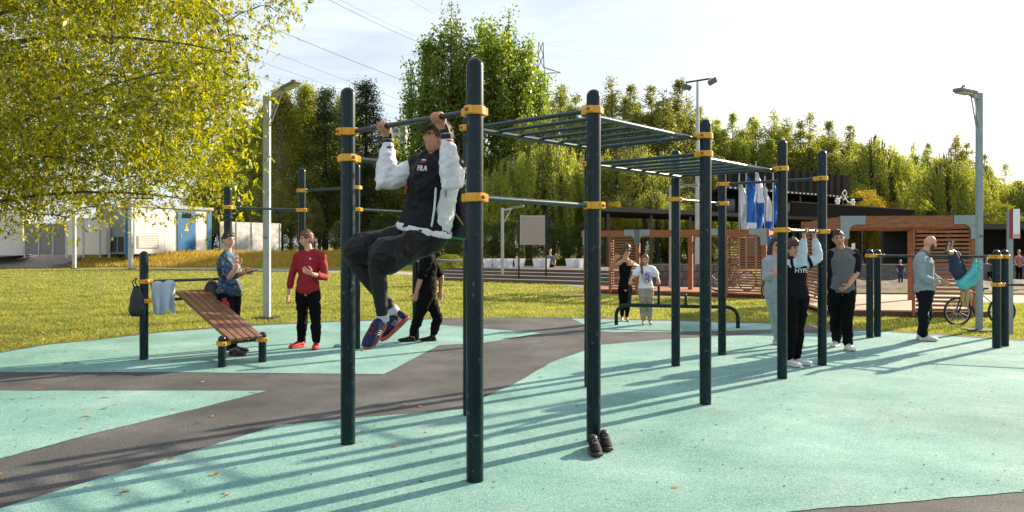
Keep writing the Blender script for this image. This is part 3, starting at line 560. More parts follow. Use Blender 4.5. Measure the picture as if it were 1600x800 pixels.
def arm(q, z, l):
    for sx in (-1, 1):
        for y in (-.4, .4): q.tube([V((pyx + sx * .5, DPY + y, z)), V((pyx + sx * l, DPY, z + .1))], .05, 4); q.tube([V((pyx + sx * .5, DPY + y, z + 1.2)), V((pyx + sx * l, DPY, z + .1))], .05, 4)
for z, l in ((zt - 6.2, 4), (zt - 10.5, 3.2)): part('cross_arm', DARKM, py_, lambda q: arm(q, z, l), False)
WIRE = mat('wire_grey', (.16, .17, .19), .5)
for i, (a, b, nm) in enumerate([((515, 0), (660, 72), 'short overhead wire touching the tall poplar, upper of the pair'), ((525, -4), (664, 66), 'overhead wire just under the upper poplar wire'), ((636, -4), (690, 30), 'shortest overhead wire at the top by the poplar crown'), ((375, 22), (645, 135), 'long dark overhead wire sagging from maple sprig to poplar'), ((378, 62), (640, 165), 'faint overhead wire, second below the long dark wire'), ((385, 88), (640, 178), 'faint overhead wire, third below the long dark wire'), ((390, 115), (640, 196), 'lowest faint overhead wire above the birches'), ((848, 68), (1010, 100), 'faint overhead wire leaving the pylon top to the right'), ((862, 112), (925, 130), 'overhead wire from the pylon arm to the right')]):
    D0, D1 = (95, 120) if i < 7 else (150, 230); pa = at(*a, D0); pb = at(*b, D1); q0 = pa + (pa - pb) * (1.2 if i < 7 else 0); q1 = pb + (pb - pa) * .6; pts = [lerp(q0, q1, t / 14) - up * (5.0 * (t / 14) * (1 - t / 14) - 1.2) for t in range(15)] if i < 7 else [lerp(pa, pb, t / 8) for t in range(9)]
    tag(MB().tube(pts, .035 if i in (3, 0) else .022, 4).build('power_line', WIRE), nm, 'wire', 'overhead power lines')
# far apartment blocks
APT = mat('pale_apartment', (.5, .5, .5), .8, var=.08, vs=.05); APD = mat('apartment_window', (.12, .14, .17), .3)
for (px0, px1, yt, D, lb) in ((590, 634, 196, 260, 'pale far apartment block between the birches and poplar'), (1406, 1432, 252, 300, 'distant grey apartment block above the right hand trees'), (362, 400, 186, 280, 'far grey apartment block behind the maple edge')):
    a = at(px0, yt, D); b_ = at(px1, yt, D); wd = b_.x - a.x; t_ = thing('apartment_block', V(((a.x + b_.x) / 2, D + 6, 0)), lb, 'apartment block')
    part('wall', APT, t_, lambda q: q.box(V(((a.x + b_.x) / 2, D + 6, a.z / 2)), (wd, 12, a.z)), False); part('roof_box', APT, t_, lambda q: q.box(V(((a.x + b_.x) / 2 - wd * .2, D + 6, a.z + .9)), (wd * .3, 5, 1.8)), False)
    for r_ in range(6):
        for c_ in range(4): part('window', APD, t_, lambda q: q.box(V((a.x + wd * (c_ + .5) / 4, D - .05, a.z - 1.8 - r_ * 2.9)), (wd * .13, .2, 1.5)), False)
# ------------------------------------------------------------------ exercise frames
def post(t, p, h, r=.056, m_=None):
    prof = [(r, 0)] + [(r, h - r * 1.0)] + [(r * math.cos(a), h - r + r * math.sin(a)) for a in np.linspace(.2, 1.5, 6)]
    o = MB().lathe(p, prof, 20).build('post', m_ or STEEL, t); return o
def clamp(po, p, z, dirs, r=.056, h=.056):
    b = MB(); c = V((p.x, p.y, z)); ro = r + .014
    b.loft([(c + up * zz, V((rr, 0, 0)), V((0, rr, 0))) for zz, rr in ((-h / 2, r - .004), (-h / 2, ro - .004), (-h / 2 + .004, ro), (h / 2 - .004, ro), (h / 2, ro - .004), (h / 2, r - .004))], 20)
    for d in dirs:
        d = V((d.x, d.y, 0)).normalized(); b.box(c + d * (ro + .012), (.056, .046, h * .98), rotz(d), bev=.006)
    d = V((dirs[0].x, dirs[0].y, 0)).normalized(); n_ = V((-d.y, d.x, 0))
    for s in (-1, 1): b.box(c + n_ * s * (ro + .002) - d * .01, (.06, .03, h * .96), rotz(d), bev=.005)
    o = b.build('clamp', YEL, po)
    for s in (-1, 1): MB().lathe(c + n_ * s * (ro + .016) - d * .01, [(.014, 0), (.014, .005), (.009, .007), (.009, .013), (.001, .014)], 8, ax=n_ * s).build('bolt', BOLT, po)
def bar(t, a, b, z, r=.019, m_=None, gap=.075, name='bar'):
    a = V((a.x, a.y, z)); b = V((b.x, b.y, z)); d = (b - a).normalized(); return MB().tube([a + d * gap, b - d * gap], r, 12).build(name, m_ or BARG, t)
ee = V((.6655, .7464, 0)); ww = V((-.7464, .6655, 0)); P1 = V((-.241, 4.878, 0)); WID = 1.373
near = {k: P1 + ee * s for k, s in (('P1', 0), ('P3', 1.32), ('P4', 3.165), ('P5', 5.03), ('P6', 6.32))}
far = {k: near[n_] + ww * WID for k, n_ in (('P2', 'P1'), ('P9', 'P3'), ('P10', 'P4'), ('P7', 'P5'), ('P8', 'P6'))}
PT = {**near, **far}
rig = thing('pull_up_frame', P1 + ee * 3.1 + ww * WID / 2, 'large dark teal pull up frame with yellow clamps and two overhead ladders', 'exercise frame')
pobj = {k: post(rig, p, 2.752) for k, p in PT.items()}
def link_bar(a, b, z, r=.019, m_=None):
    bar(rig, PT[a], PT[b], z, r, m_); clamp(pobj[a], PT[a], z, [PT[b] - PT[a]]); clamp(pobj[b], PT[b], z, [PT[a] - PT[b]])
link_bar('P1', 'P2', 2.405, .019, BARM); link_bar('P1', 'P3', 1.843); link_bar('P2', 'P9', 2.205); link_bar('P5', 'P6', 1.712, .018, BARM); link_bar('P7', 'P8', 2.12); link_bar('P8', 'P6', 2.39)
def ladder(a0, b0, a1, b1, z):
    for a, b in ((a0, b0), (a1, b1)): clamp(pobj[a], PT[a], z, [PT[b] - PT[a]]); clamp(pobj[b], PT[b], z, [PT[a] - PT[b]])
    la = bar(rig, PT[a0], PT[b0], z, .019, None, .072, 'overhead_ladder'); bar_ = bar(la, PT[a1], PT[b1], z, .019, None, .072, 'rung')
    for s in (.1, WID - .1):
        p = PT[a0] + ww * s; q = PT[a1] + ww * s; MB().tube([V((p.x, p.y, z - .02)), V((q.x, q.y, z - .02))], .022, 10).build('rail', BARG, la)
    for k in range(1, 6):
        p = lerp(PT[a0], PT[a1], k / 6) + up * z; MB().tube([p + ww * .1, p + ww * (WID - .1)], .017, 10).build('rung', BARG, la)
ladder('P3', 'P9', 'P4', 'P10', 2.588); ladder('P4', 'P10', 'P5', 'P7', 2.415)
# back frame
BP = {'B1': (V((-4.14, 10.94, 0)), 2.4), 'B2': (V((-3.30, 11.8, 0)), 2.752), 'B3': (V((-2.31, 11.15, 0)), 2.752), 'B4': (V((-1.55, 12.1, 0)), 2.3), 'B5': (V((-.5, 11.4, 0)), 1.45), 'B0': (G(225, 562), 1.46)}
rg2 = thing('pull_up_frame', V((-2.6, 11.4, 0)), 'smaller teal pull up frame behind the red shirted man', 'exercise frame')
bo2 = {k: post(rg2, p, h) for k, (p, h) in BP.items()}
def lb(a, b, z, m_=None, r=.018):
    pa, pb = BP[a][0], BP[b][0]; bar(rg2, pa, pb, z, r, m_); clamp(bo2[a], pa, z, [pb - pa]); clamp(bo2[b], pb, z, [pa - pb])
lb('B1', 'B2', 2.09); lb('B2', 'B3', 2.395); lb('B3', 'B4', 2.07); lb('B4', 'B5', 1.30, GALV); lb('B0', 'B1', 1.05, BARM, .02); lb('B0', 'B1', .79, BARM, .02)
# incline bench
BW = mat('brown_bench_plank', (.19, .085, .04), .5, var=.35, vs=5, stretch=(3, 3, 1), bump=.25, bs=60, bd=.003, coat=.15)
s0, s1 = G(347, 574), G(410, 566); bc = (s0 + s1) / 2; bx = (s1 - s0).normalized(); by = V((-bx.y, bx.x, 0))
bn = thing('incline_bench', bc, 'sloping brown plank exercise bench on two short teal posts', 'bench')
for p in (s0, s1):
    o = post(bn, p, .4, .05); clamp(o, p, .30, [bc - p], .05, .055)
part('cross_bar', BARG, bn, lambda q: q.tube([s0 + up * .3, s1 + up * .3], .018, 10))
b0 = bc - by * .07 + up * .315; b1 = bc + by * 1.42 + up * .86; dd = (b1 - b0).normalized(); nrm = bx.cross(dd).normalized()
for k in range(5):
    off = bx * (k - 2) * .094; e0 = random.uniform(-.006, .006)
    part('plank', BW, bn, lambda q: q.box((b0 + b1) / 2 + off + nrm * .03 + dd * e0, (.083, .045, (b1 - b0).length), M((bx, nrm, dd)).transposed(), bev=.005), False)
for s in (.12, .86): part('batten', DARKM, bn, lambda q: q.beam(lerp(b0, b1, s) - bx * .2, lerp(b0, b1, s) + bx * .2, .05, .03, up=nrm), False)
# clothes and bags on the bench frame
def drape(name, label, cat, a, b, z, drop0, drop1, m_, thick, seed, parent=None, taper=.25):
    """cloth folded over a bar between a and b: front and back fall, wavy"""
    random.seed(seed); q = MB(); n_, mrow = 10, 9; ax_ = (b - a).normalized(); nn = V((ax_.y, -ax_.x, 0))
    for j in range(-mrow, mrow + 1):
        for i in range(n_ + 1):
            u_ = i / n_; s = abs(j) / mrow; dr = (drop0 if j < 0 else drop1) * (.75 + .35 * NZ.noise(V((u_ * 2.2, seed, j > 0))))
            w_ = (u_ - .5) * (1 - taper * s) + .5; side = -1 if j < 0 else 1
            p = lerp(a, b, w_) + up * (z + .024 - s * dr) - nn * side * (.03 + .03 * s + (.02 + .05 * s) * math.sin(u_ * 15 + seed + s * 2.5 + math.sin(u_ * 5))) * (1 if j else 0)
            q.v.append(V(p))
    for j in range(2 * mrow):
        for i in range(n_): q.f.append((j * (n_ + 1) + i, j * (n_ + 1) + i + 1, (j + 1) * (n_ + 1) + i + 1, (j + 1) * (n_ + 1) + i)); q.m.append(0)
    o = q.build(name, m_, parent); md = o.modifiers.new('t', 'SOLIDIFY'); md.thickness = thick; md.offset = 0
    md = o.modifiers.new('s', 'SUBSURF'); md.levels = md.render_levels = 1
    if not parent: tag(o, label, cat)
    return o
q0, q1 = BP['B0'][0], BP['B1'][0]; qd = (q1 - q0).normalized()
drape('shirt', 'pale blue grey sweatshirt hung over the bench frame bar', 'shirt', q0 + qd * .08, q0 + qd * .42, 1.05, .62, .42, mat('pale_blue_jersey', (.42, .50, .58), .85, var=.1, vs=20, bump=.2, bs=150), .012, 3)
def bag(name, label, c, top, wd, ht, dp, m_, strap, seed):
    t = thing(name, c - up * ht, label, 'bag'); random.seed(seed); q = MB(); secs = []
    for k in range(9):
        s = k / 8; r = (.35 + .65 * math.sin(min(1, s * 1.3) * 1.5)) * (1 if s < .9 else .75)
        secs.append((c - up * ht * s, V((wd * r * (1 + .12 * math.sin(k * 2 + seed)), .02, 0)), V((0, dp * r, 0))))
    o = q.loft(secs, 14).build('bag_body', m_, t); md = o.modifiers.new('s', 'SUBSURF'); md.levels = md.render_levels = 1
    for d in (-.03, .03): part('strap', strap, t, lambda q: q.tube([c + V((d, -.02, -.02)), c + V((d * .6, -.09, .5 * (top - c.z))), V((c.x + d * .3, c.y - .02, top))], .008, 6))
    return t
NYL = mat('black_nylon', (.012, .012, .014), .45, var=.3, vs=30, bump=.35, bs=30, bd=.02)
bag('drawstring_bag', 'black drawstring bag hanging on the bench frame post', at(214, 446, 9.97), 1.1, .1, .42, .07, NYL, BLACK, 2)
pb_ = lerp(q0, q1, .82); bag('shoulder_bag', 'black bag hanging on the bar behind the man in patterned shirt', V((pb_.x, pb_.y - .05, 1.03)), 1.06, .16, .36, .08, NYL, BLACK, 5)
# low bars on the right
RP = {'R1': (G(1359, 528), 1.47), 'R2': (G(1371, 526), 1.47), 'R3': (G(1557, 544), 1.47), 'R4': (G(1570, 541), 1.47), 'R5': (G(1570, 541) + V((1.5, -.9, 0)), 1.47)}
rg3 = thing('low_bar_frame', RP['R3'][0], 'low teal double bar frame the upside down child hangs from', 'exercise frame')
bo3 = {k: post(rg3, p, h) for k, (p, h) in RP.items()}
def lr(a, b, z, m_=None):
    pa, pb = RP[a][0], RP[b][0]; bar(rg3, pa, pb, z, .018, m_); clamp(bo3[a], pa, z, [pb - pa]); clamp(bo3[b], pb, z, [pa - pb])
lr('R1', 'R3', 1.365, BARM); lr('R2', 'R4', 1.365, BARM); lr('R3', 'R5', .95); 
# push up hoop bars
h0, h1 = G(963, 508), G(1153, 513); hd = (h1 - h0).normalized()
hp = thing('push_up_bars', (h0 + h1) / 2, 'low curved teal tube frame with upright grips before the girl', 'exercise frame')
pts = [h0, h0 + up * .2] + [h0 + hd * .2 * (1 - math.cos(a)) + up * (.2 + .19 * math.sin(a)) for a in np.linspace(.25, 1.57, 5)] + [h1 - hd * .2 * (1 - math.cos(a)) + up * (.2 + .19 * math.sin(a)) for a in np.linspace(1.57, .25, 5)] + [h1 + up * .2, h1]
part('frame_tube', STEEL, hp, lambda q: q.tube(pts, .036, 12))
for px, zz in ((983, .94), (1030, .90), (1073, .63), (1128, .62)):
    tt = (px - 963) / 190.; p = lerp(h0, h1, tt * .985 + .01) + up * .39
    part('grip', STEEL, hp, lambda q: q.tube([p, p + up * (zz - .39 - .03)], .024, 10, rnd=True))
    part('collar', STEEL, hp, lambda q: q.lathe(p + up * .02, [(.034, 0), (.034, .04), (.026, .045)], 10))
tb = tag(MB().ell(at(527, 547, 11.3) + V((0, 0, .02)), (.07, .07, .07), None, 18, 12).build('ball', mat('teal_ball', (.03, .30, .28), .5)), 'small teal ball lying left of the front left post', 'ball')
# bicycles
def bicycle(c, ang, s, m_, label):
    t = thing('bicycle', c, label, 'bicycle', 'bicycles parked by the pergolas'); d = V((math.cos(ang), math.sin(ang), 0)); n_ = V((-d.y, d.x, 0)); r = .335 * s; wb_ = 1.06 * s
    def P_(x, z, y=0): return c + d * x * s + up * z * s + n_ * y * s
    for x in (0, wb_ / s):
        cc = P_(x, .335)
        w_ = part('wheel', BLACK, t, lambda q: (q.add(*torus(cc, d, n_, r - .02, .024 * s)), None)[1]); part('rim', GALV, w_, lambda q: q.add(*torus(cc, d, n_, r - .048, .008)) and None)
        part('spokes', GALV, w_, lambda q: [q.tube([cc + n_ * .02 * (-1) ** k, cc + (d * math.cos(k * .3927) + up * math.sin(k * .3927)) * (r - .05)], .0035, 4) for k in range(16)] and None)
        part('hub', DARKM, w_, lambda q: q.lathe(cc - n_ * .05, [(.025, 0), (.03, .05), (.025, .1)], 8, ax=n_)); part('brake_disc', GALV, w_, lambda q: q.lathe(cc + n_ * .04, [(.08 * s, 0), (.08 * s, .003)], 14, ax=n_))
    bb = P_(.44, .3); st = P_(.56 + .05, .80); hs = P_(.12, .82); hb = P_(.145, .74)
    for a, b_, rr in ((hb, bb, .022), (hs, P_(.585, .72), .019), (bb, st, .017), (bb, P_(1.06, .335), .012), (P_(.585, .72), P_(1.06, .335), .01), (hs, hb, .024)): part('frame_tube', m_, t, lambda q: q.tube([a, b_], rr * s, 8))
    for sgn in (-1, 1): part('fork', DARKM, t, lambda q: q.tube([P_(.13, .72, .05 * sgn), P_(0, .335, .05 * sgn)], .017 * s, 8))
    part('handlebar', DARKM, t, lambda q: q.tube([P_(.17, .93, -.3), P_(.14, .95, -.1), P_(.14, .95, .1), P_(.17, .93, .3)], .014, 8)); part('stem', DARKM, t, lambda q: q.tube([hs, P_(.13, .95)], .017, 8))
    part('saddle', BLACK, t, lambda q: q.loft([(P_(.5 + x, .86 + z), n_ * wd * s, up * .025 * s) for x, z, wd in ((-.06, 0, .02), (.02, .005, .03), (.12, 0, .06), (.2, .01, .075), (.22, .01, .05))], 10)); part('seat_post', DARKM, t, lambda q: q.tube([st, P_(.625, .85)], .014, 8))
    part('crank', DARKM, t, lambda q: (q.lathe(bb - n_ * .05, [(.085 * s, 0), (.085 * s, .006)], 16, ax=n_), q.tube([bb - n_ * .06, P_(.5, .15, -.07)], .01, 6), q.tube([bb + n_ * .06, P_(.38, .45, .07)], .01, 6)) and None)
    for x, z, y in ((.5, .15, -.11), (.38, .45, .11)): part('pedal', BLACK, t, lambda q: q.box(P_(x, z, y), (.09, .07, .02), rotz(d)), False)
    return t
def torus(c, d, n_, r, q, a=28, b=7):
    vs_ = []; fs = []
    for i in range(a):
        A = 2 * math.pi * i / a; e = d * math.cos(A) + up * math.sin(A)
        for j in range(b):
            B = 2 * math.pi * j / b; vs_.append(c + e * (r + q * math.cos(B)) + n_ * q * math.sin(B))
    for i in range(a):
        for j in range(b): fs.append((i * b + j, i * b + (j + 1) % b, ((i + 1) % a) * b + (j + 1) % b, ((i + 1) % a) * b + j))
    return vs_, fs
bicycle(G(1496, 508) + up * -.02, .06, .84, mat('black_bike_frame', (.015, .013, .016), .3), 'dark bicycle standing on the grass beside the street lamp')
bicycle(G(1206, 470) + up * -.02, .08, .95, mat('dark_bike_frame', (.02, .02, .024), .35), 'dark bicycle half hidden behind the sunglasses woman and boy')
bicycle(V((7.15, 23.2, .115)) + V((-.8, 0, 0)), .2, .95, mat('white_bike_frame', (.6, .6, .58), .35), 'pale framed bicycle seen through the slatted pergola screen')
# shoes
def shoe(t, heel, toe, upv, mu, ms, ml, s=1., height=1., name='shoe', collar=1., level=2):
    heel = V(heel); toe = V(toe); f = (toe - heel); Ls = f.length; f.normalize(); upv = (upv - f * upv.dot(f)).normalized(); r = f.cross(upv)
    prof = [(0, .022, .035, .045), (.04, .031, .07, .055), (.16, .036, .088, .06), (.32, .037, .088, .06), (.48, .041, .07, .045), (.66, .046, .056, .034), (.84, .044, .046, .03), (.95, .034, .038, .026), (1, .015, .026, .02)]
    prof = [(a, w_, h * (collar if a < .45 else 1 + (collar - 1) * max(0, (.7 - a) / .25)), q) for a, w_, h, q in prof]; k = s * height; secs = [(heel + f * Ls * a + upv * (.014 * s + h * k * .5), r * w_ * s, upv * h * k * .5) for a, w_, h, _ in prof]
    o = MB().loft(secs, 14).build(name, mu, t)
    if level >= 2: md = o.modifiers.new('s', 'SUBSURF'); md.levels = md.render_levels = 1
    so = MB().loft([(heel + f * Ls * a + upv * (.012 * s + (.012 * s if a > .93 else 0)), r * (w_ + .006) * s, upv * .016 * s) for a, w_, _ in [(-.02, .015, 0)] + [(a, w_, h) for a, w_, h, _ in prof] + [(1.02, .006, 0)]], 14).build('sole', ms, o)
    if ml:
        for j in range(5):
            a = .36 + j * .07; h = (.088 - (a - .32) * .105) * k * (1 + (collar - 1) * max(0, min(1, (.7 - a) / .25))) + .016 * s; p = heel + f * Ls * a + upv * h; w_ = .021 * s
            MB().tube([p - r * w_ - upv * .008 * s, p - f * .006 * (-1) ** j + upv * .005 * s, p + r * w_ - upv * .008 * s], .0035 * s, 5).build('lace', ml, o)
    return o
DSH = mat('black_brown_shoe', (.006, .0055, .006), .7, var=.4, vs=40, spec=.15, bump=.3, bs=120); DSO = mat('dark_sole', (.035, .028, .026), .6); GLC = mat('grey_lace', (.30, .26, .25), .7)
for i, (hx, tx_, yy) in enumerate((((921, 697), (934, 717), 0), ((939, 688), (950, 708), 0))):
    hh, tt_ = G(*hx), G(*tx_); dv_ = (tt_ - hh).normalized(); hh = tt_ - dv_ * .25
    t_ = thing('shoe', hh, ['black shoe nearest the camera beside the central post', 'black shoe right behind the other by the central post'][i], 'shoe', 'pair of shoes by the post')
    o = shoe(t_, hh + up * .006, tt_ + up * .006, up, DSH, DSO, GLC, .98, 1.0, name='upper', collar=1.28)
    part('opening', BLACK, o, lambda q: q.ell(hh + dv_ * .075 + up * .115, (.028, .052, .014), M((V((dv_.y, -dv_.x, 0)), dv_, up)).transposed()))
# ------------------------------------------------------------------ people
TS_ = bpy.data.scenes.new('scratch')
def remesh(mb, vox, it=4, wr=0., wf=14., seed=0, org=V((0, 0, 0)), fold=None, dec=0):
    me = mb.mesh('tmp', org, False); o = bpy.data.objects.new('tmp', me); TS_.collection.objects.link(o)
    m_ = o.modifiers.new('r', 'REMESH'); m_.mode = 'VOXEL'; m_.voxel_size = vox
    m_ = o.modifiers.new('s', 'SMOOTH'); m_.factor = .5; m_.iterations = it
    if dec: m_ = o.modifiers.new('d', 'DECIMATE'); m_.ratio = dec
    TS_.view_layers[0].update(); dg = TS_.view_layers[0].depsgraph; r = bpy.data.meshes.new_from_object(o.evaluated_get(dg))
    bpy.data.objects.remove(o); bpy.data.meshes.remove(me)
    if wr:
        n_ = len(r.vertices); co_ = np.empty(n_ * 3, np.float32); no_ = np.empty(n_ * 3, np.float32); r.vertices.foreach_get('co', co_); r.vertices.foreach_get('normal', no_); co_ = co_.reshape(-1, 3); no_ = no_.reshape(-1, 3); kk_ = np.empty(n_)
        nz = NZ.noise
        for i, (x, y, z) in enumerate(co_.tolist()):
            x *= wf; y *= wf; z = z * wf * 1.35 + seed; k = nz((x, y, z)) + .5 * nz((x * 2.1, y * 2.1, z * 2.1)); k2 = 1 - 2.4 * abs(nz((x * .62 + 3, y * .62 + 1, z * .62 + 2))); kk_[i] = k * .8 + k2
        r.vertices.foreach_set('co', (co_ + no_ * (kk_ * wr)[:, None].astype(np.float32)).ravel()); r.update()
    r.polygons.foreach_set('use_smooth', [True] * len(r.polygons)); r.materials.clear(); r.update(); return r
def head_pt(a, ph):
    x = .074 * math.cos(ph) * math.sin(a); y = .094 * math.cos(ph) * math.cos(a); z = .118 * math.sin(ph); t = max(0, -z / .118); fr = max(0, math.cos(a))
    x *= 1 - .30 * t ** 1.5; x *= 1 + .04 * (z > 0) * z / .118
    if y < 0: y *= 1 - .45 * t
    else: y *= .95 + .10 * t * (t > .5) * fr
    if y > 0:
        g = lambda cx, sx, cz, sz: math.exp(-((x - cx) / sx) ** 2 - ((z - cz) / sz) ** 2)
        nz = max(0, min(1, (.03 - z) / .06)) if z > -.034 else max(0, 1 - (-.034 - z) / .012)
        y += .024 * nz * math.exp(-(x / (.010 + .006 * nz)) ** 2)
        y -= .010 * (g(.03, .016, .014, .012) + g(-.03, .016, .014, .012)); y += .005 * (g(.03, .022, .035, .009) + g(-.03, .022, .035, .009))
        y += .005 * g(0, .022, -.057, .006) + .004 * g(0, .02, -.069, .006) - .005 * g(0, .03, -.080, .007) + .006 * g(0, .022, -.098, .014); y += .003 * (g(.042, .02, -.02, .02) + g(-.042, .02, -.02, .02))
    return x, y, z
def head_mesh(mb, c, f, u, s, nu=36, nv=26):
    r = f.cross(u).normalized(); vs_ = []; fs = []
    for j in range(nv + 1):
        ph = -math.pi / 2 + math.pi * j / nv
        for i in range(nu):
            x, y, z = head_pt(2 * math.pi * i / nu, ph); vs_.append(c + (r * x + f * y + u * z) * s)
    for j in range(nv):
        for i in range(nu): fs.append((j * nu + i, j * nu + nu + i, j * nu + nu + (i + 1) % nu, j * nu + (i + 1) % nu))
    mb.add(vs_, fs)
    for k in (-1, 1): mb.ell(c + (r * k * .075 - f * .004 - u * .005) * s, (.012 * s, .02 * s, .031 * s), M((r, f, u)).transposed() @ M.Rotation(k * .35, 3, 'Z'), 10, 8)
def hair_mesh(t, c, f, u, s, m_, thick=.014, line=(.066, .0, -.07), seed=0, top=0., nu=40, nv=28):
    r = f.cross(u).normalized(); vs_ = []; ok = []; fs = []
    for j in range(nv + 1):
        ph = -math.pi / 2 + math.pi * j / nv
        for i in range(nu):
            a = 2 * math.pi * i / nu; x, y, z = head_pt(a, ph); ca = math.cos(a); aa = abs(math.atan2(math.sin(a), ca))
            hl = line[0] if aa < .75 else (lerp(line[0], line[1], (aa - .75) / .45) if aa < 1.2 else (line[1] if aa < 1.5 else lerp(line[1], line[2], min(1, (aa - 1.5) / .5))))
            d = z - hl; k = max(0, min(1, d / .022)); n_ = NZ.noise(V((x * 38, y * 38, z * 20 + seed))) * .5 + NZ.noise(V((x * 90, y * 90, z * 50 + seed))) * .4
            off = -.004 + k * (thick * (1 + .7 * n_) + top * max(0, z / .118) ** 2); p = V((x, y, z)); nn = V((x, y, z * .8)).normalized()
            vs_.append(c + (r * (p.x + nn.x * off) + f * (p.y + nn.y * off) + u * (p.z + nn.z * off)) * s); ok.append(d > -.006)
    for j in range(nv):
        for i in range(nu):
            q = (j * nu + i, j * nu + nu + i, j * nu + nu + (i + 1) % nu, j * nu + (i + 1) % nu)
            if all(ok[k] for k in q): fs.append(q)
    hb = MB().add(vs_, fs); rq = random.Random(seed + 5); cand = [i for i in range(len(vs_)) if ok[i]]
    if thick > .009 and cand:
        for i in rq.choices(cand, k=260):
            p = vs_[i]; o_ = (p - c).normalized(); tg = (-f * rq.uniform(-.3, 1) - u * rq.uniform(-.2, 1) + r * rq.uniform(-.6, .6)); tg = (tg - o_ * tg.dot(o_)).normalized(); sd_ = o_.cross(tg) * .005 * s; ln = rq.uniform(.02, .042) * s
            q = p - o_ * .003; hb.add([q - sd_, q + sd_, q + o_ * .004, q + (tg + o_ * rq.uniform(.15, .5)) * ln], [(0, 1, 3), (1, 2, 3), (2, 0, 3)])
    return hb.build('hair', m_, t)
def hand(mb, w_, d, th, side, s=1., curl=.5, spread=.1):
    d = d.normalized(); th = (th - d * th.dot(d)).normalized(); n_ = (th.cross(d) if side > 0 else d.cross(th)).normalized()
    mb.loft([(w_ + d * x * s, th * a * s, n_ * b * s) for x, a, b in ((-.03, .026, .02), (0, .026, .019), (.03, .036, .017), (.065, .041, .016), (.09, .039, .013), (.1, .032, .009))], 10)
    for k, ln in enumerate((.066, .074, .07, .055)):
        p = w_ + d * (.088 - .006 * abs(k - 1.2)) * s + th * (.030 - .0205 * k) * s; dr = (d + th * spread * (1.5 - k) * .5).normalized(); pts = [p - dr * .02 * s, p]; ang = curl * .45
        for q in (.42, .32, .26):
            dr2 = dr * math.cos(ang) + n_ * math.sin(ang); p = p + dr2 * ln * q * s; pts.append(p); ang += curl * .8
        mb.tube(pts, [.0095 * s, .0095 * s, .0088 * s, .008 * s, .007 * s], 8, rnd=True)
    p = w_ + d * .02 * s + th * .022 * s; p2 = p + (d * .45 + th * .75 + n_ * .3).normalized() * .042 * s; p3 = p2 + (d * .85 + th * .3 + n_ * .35).normalized() * .032 * s; p4 = p3 + (d * .95 + n_ * .3).normalized() * .025 * s
    mb.tube([p, p2, p3, p4], [.015 * s, .0125 * s, .0105 * s, .009 * s], 8, rnd=True)
def grip(mb, c, ax_, w_, s=1., rb=.019, sgn=1):
    """hand closed round a bar through c along ax_, wrist at w_"""
    ax_ = ax_.normalized(); dn = (w_ - c); dn = (dn - ax_ * dn.dot(ax_)); dn.normalize(); bk = ax_.cross(dn) * sgn     # fingers go over on the -bk side
    R_ = rb + .009 * s
    for k in range(4):
        cc = c + ax_ * (k - 1.5) * .0205 * s; pts = [cc + (dn * math.cos(a) + bk * math.sin(a)) * R_ * (1.25 if i == 0 else 1) for i, a in enumerate(np.linspace(.5, 4.6, 8))]
        mb.tube(pts, [.011 * s, .0105 * s, .010 * s, .0098 * s, .0095 * s, .009 * s, .0085 * s, .007 * s], 8, rnd=True)
    cc = c - ax_ * .036 * s * 1; mb.tube([cc + dn * .05 + bk * .01, cc + (dn * .8 + bk * -.5) * R_ * 1.2, cc + (dn * .1 - bk) * R_ * 1.05, cc + (dn * -.6 - bk * .7) * R_ + ax_ * .015], [.014 * s, .0125 * s, .0105 * s, .008 * s], 8, rnd=True)
    e = c + dn * R_ + bk * R_ * .5; mb.loft([(lerp(w_, e, t), ax_ * a * s, (e - w_).normalized().cross(ax_) * b * s) for t, a, b in ((-.25, .026, .022), (0, .027, .022), (.35, .037, .02), (.75, .042, .018), (1.05, .04, .012))], 10)
SKIN = mat('skin_light', (.58, .30, .19), .5, var=.12, vs=20, sub=.08); SKIN2 = mat('skin_tan', (.50, .235, .14), .5, var=.15, vs=20, sub=.08)
HBR = mat('brown_hair', (.07, .032, .016), .5, var=.45, vs=60, stretch=(1, 1, .3), bump=.6, bs=160, bd=.004); HDK = mat('dark_hair', (.018, .012, .009), .42, var=.5, vs=60, stretch=(1, 1, .25), bump=.6, bs=160, bd=.004)
HGN = mat('ginger_brown_hair', (.16, .07, .028), .5, var=.4, vs=60, stretch=(1, 1, .3), bump=.6, bs=160, bd=.004); HBL = mat('blond_hair', (.48, .29, .12), .5, var=.3, vs=60, bump=.6, bs=120, bd=.004)
LIP = mat('lip', (.36, .14, .12), .5); EYW = mat('eye_dark', (.05, .035, .03), .2)
WSH = mat('white_shoe', (.72, .71, .70), .5, var=.08, vs=30, bump=.1, bs=90); WSO = mat('white_sole', (.66, .65, .63), .6)
def fdir(yaw, pitch=0):
    y = R(yaw); p = R(pitch); return V((-math.sin(y) * math.cos(p), -math.cos(y) * math.cos(p), math.sin(p)))
last_shoe = {}
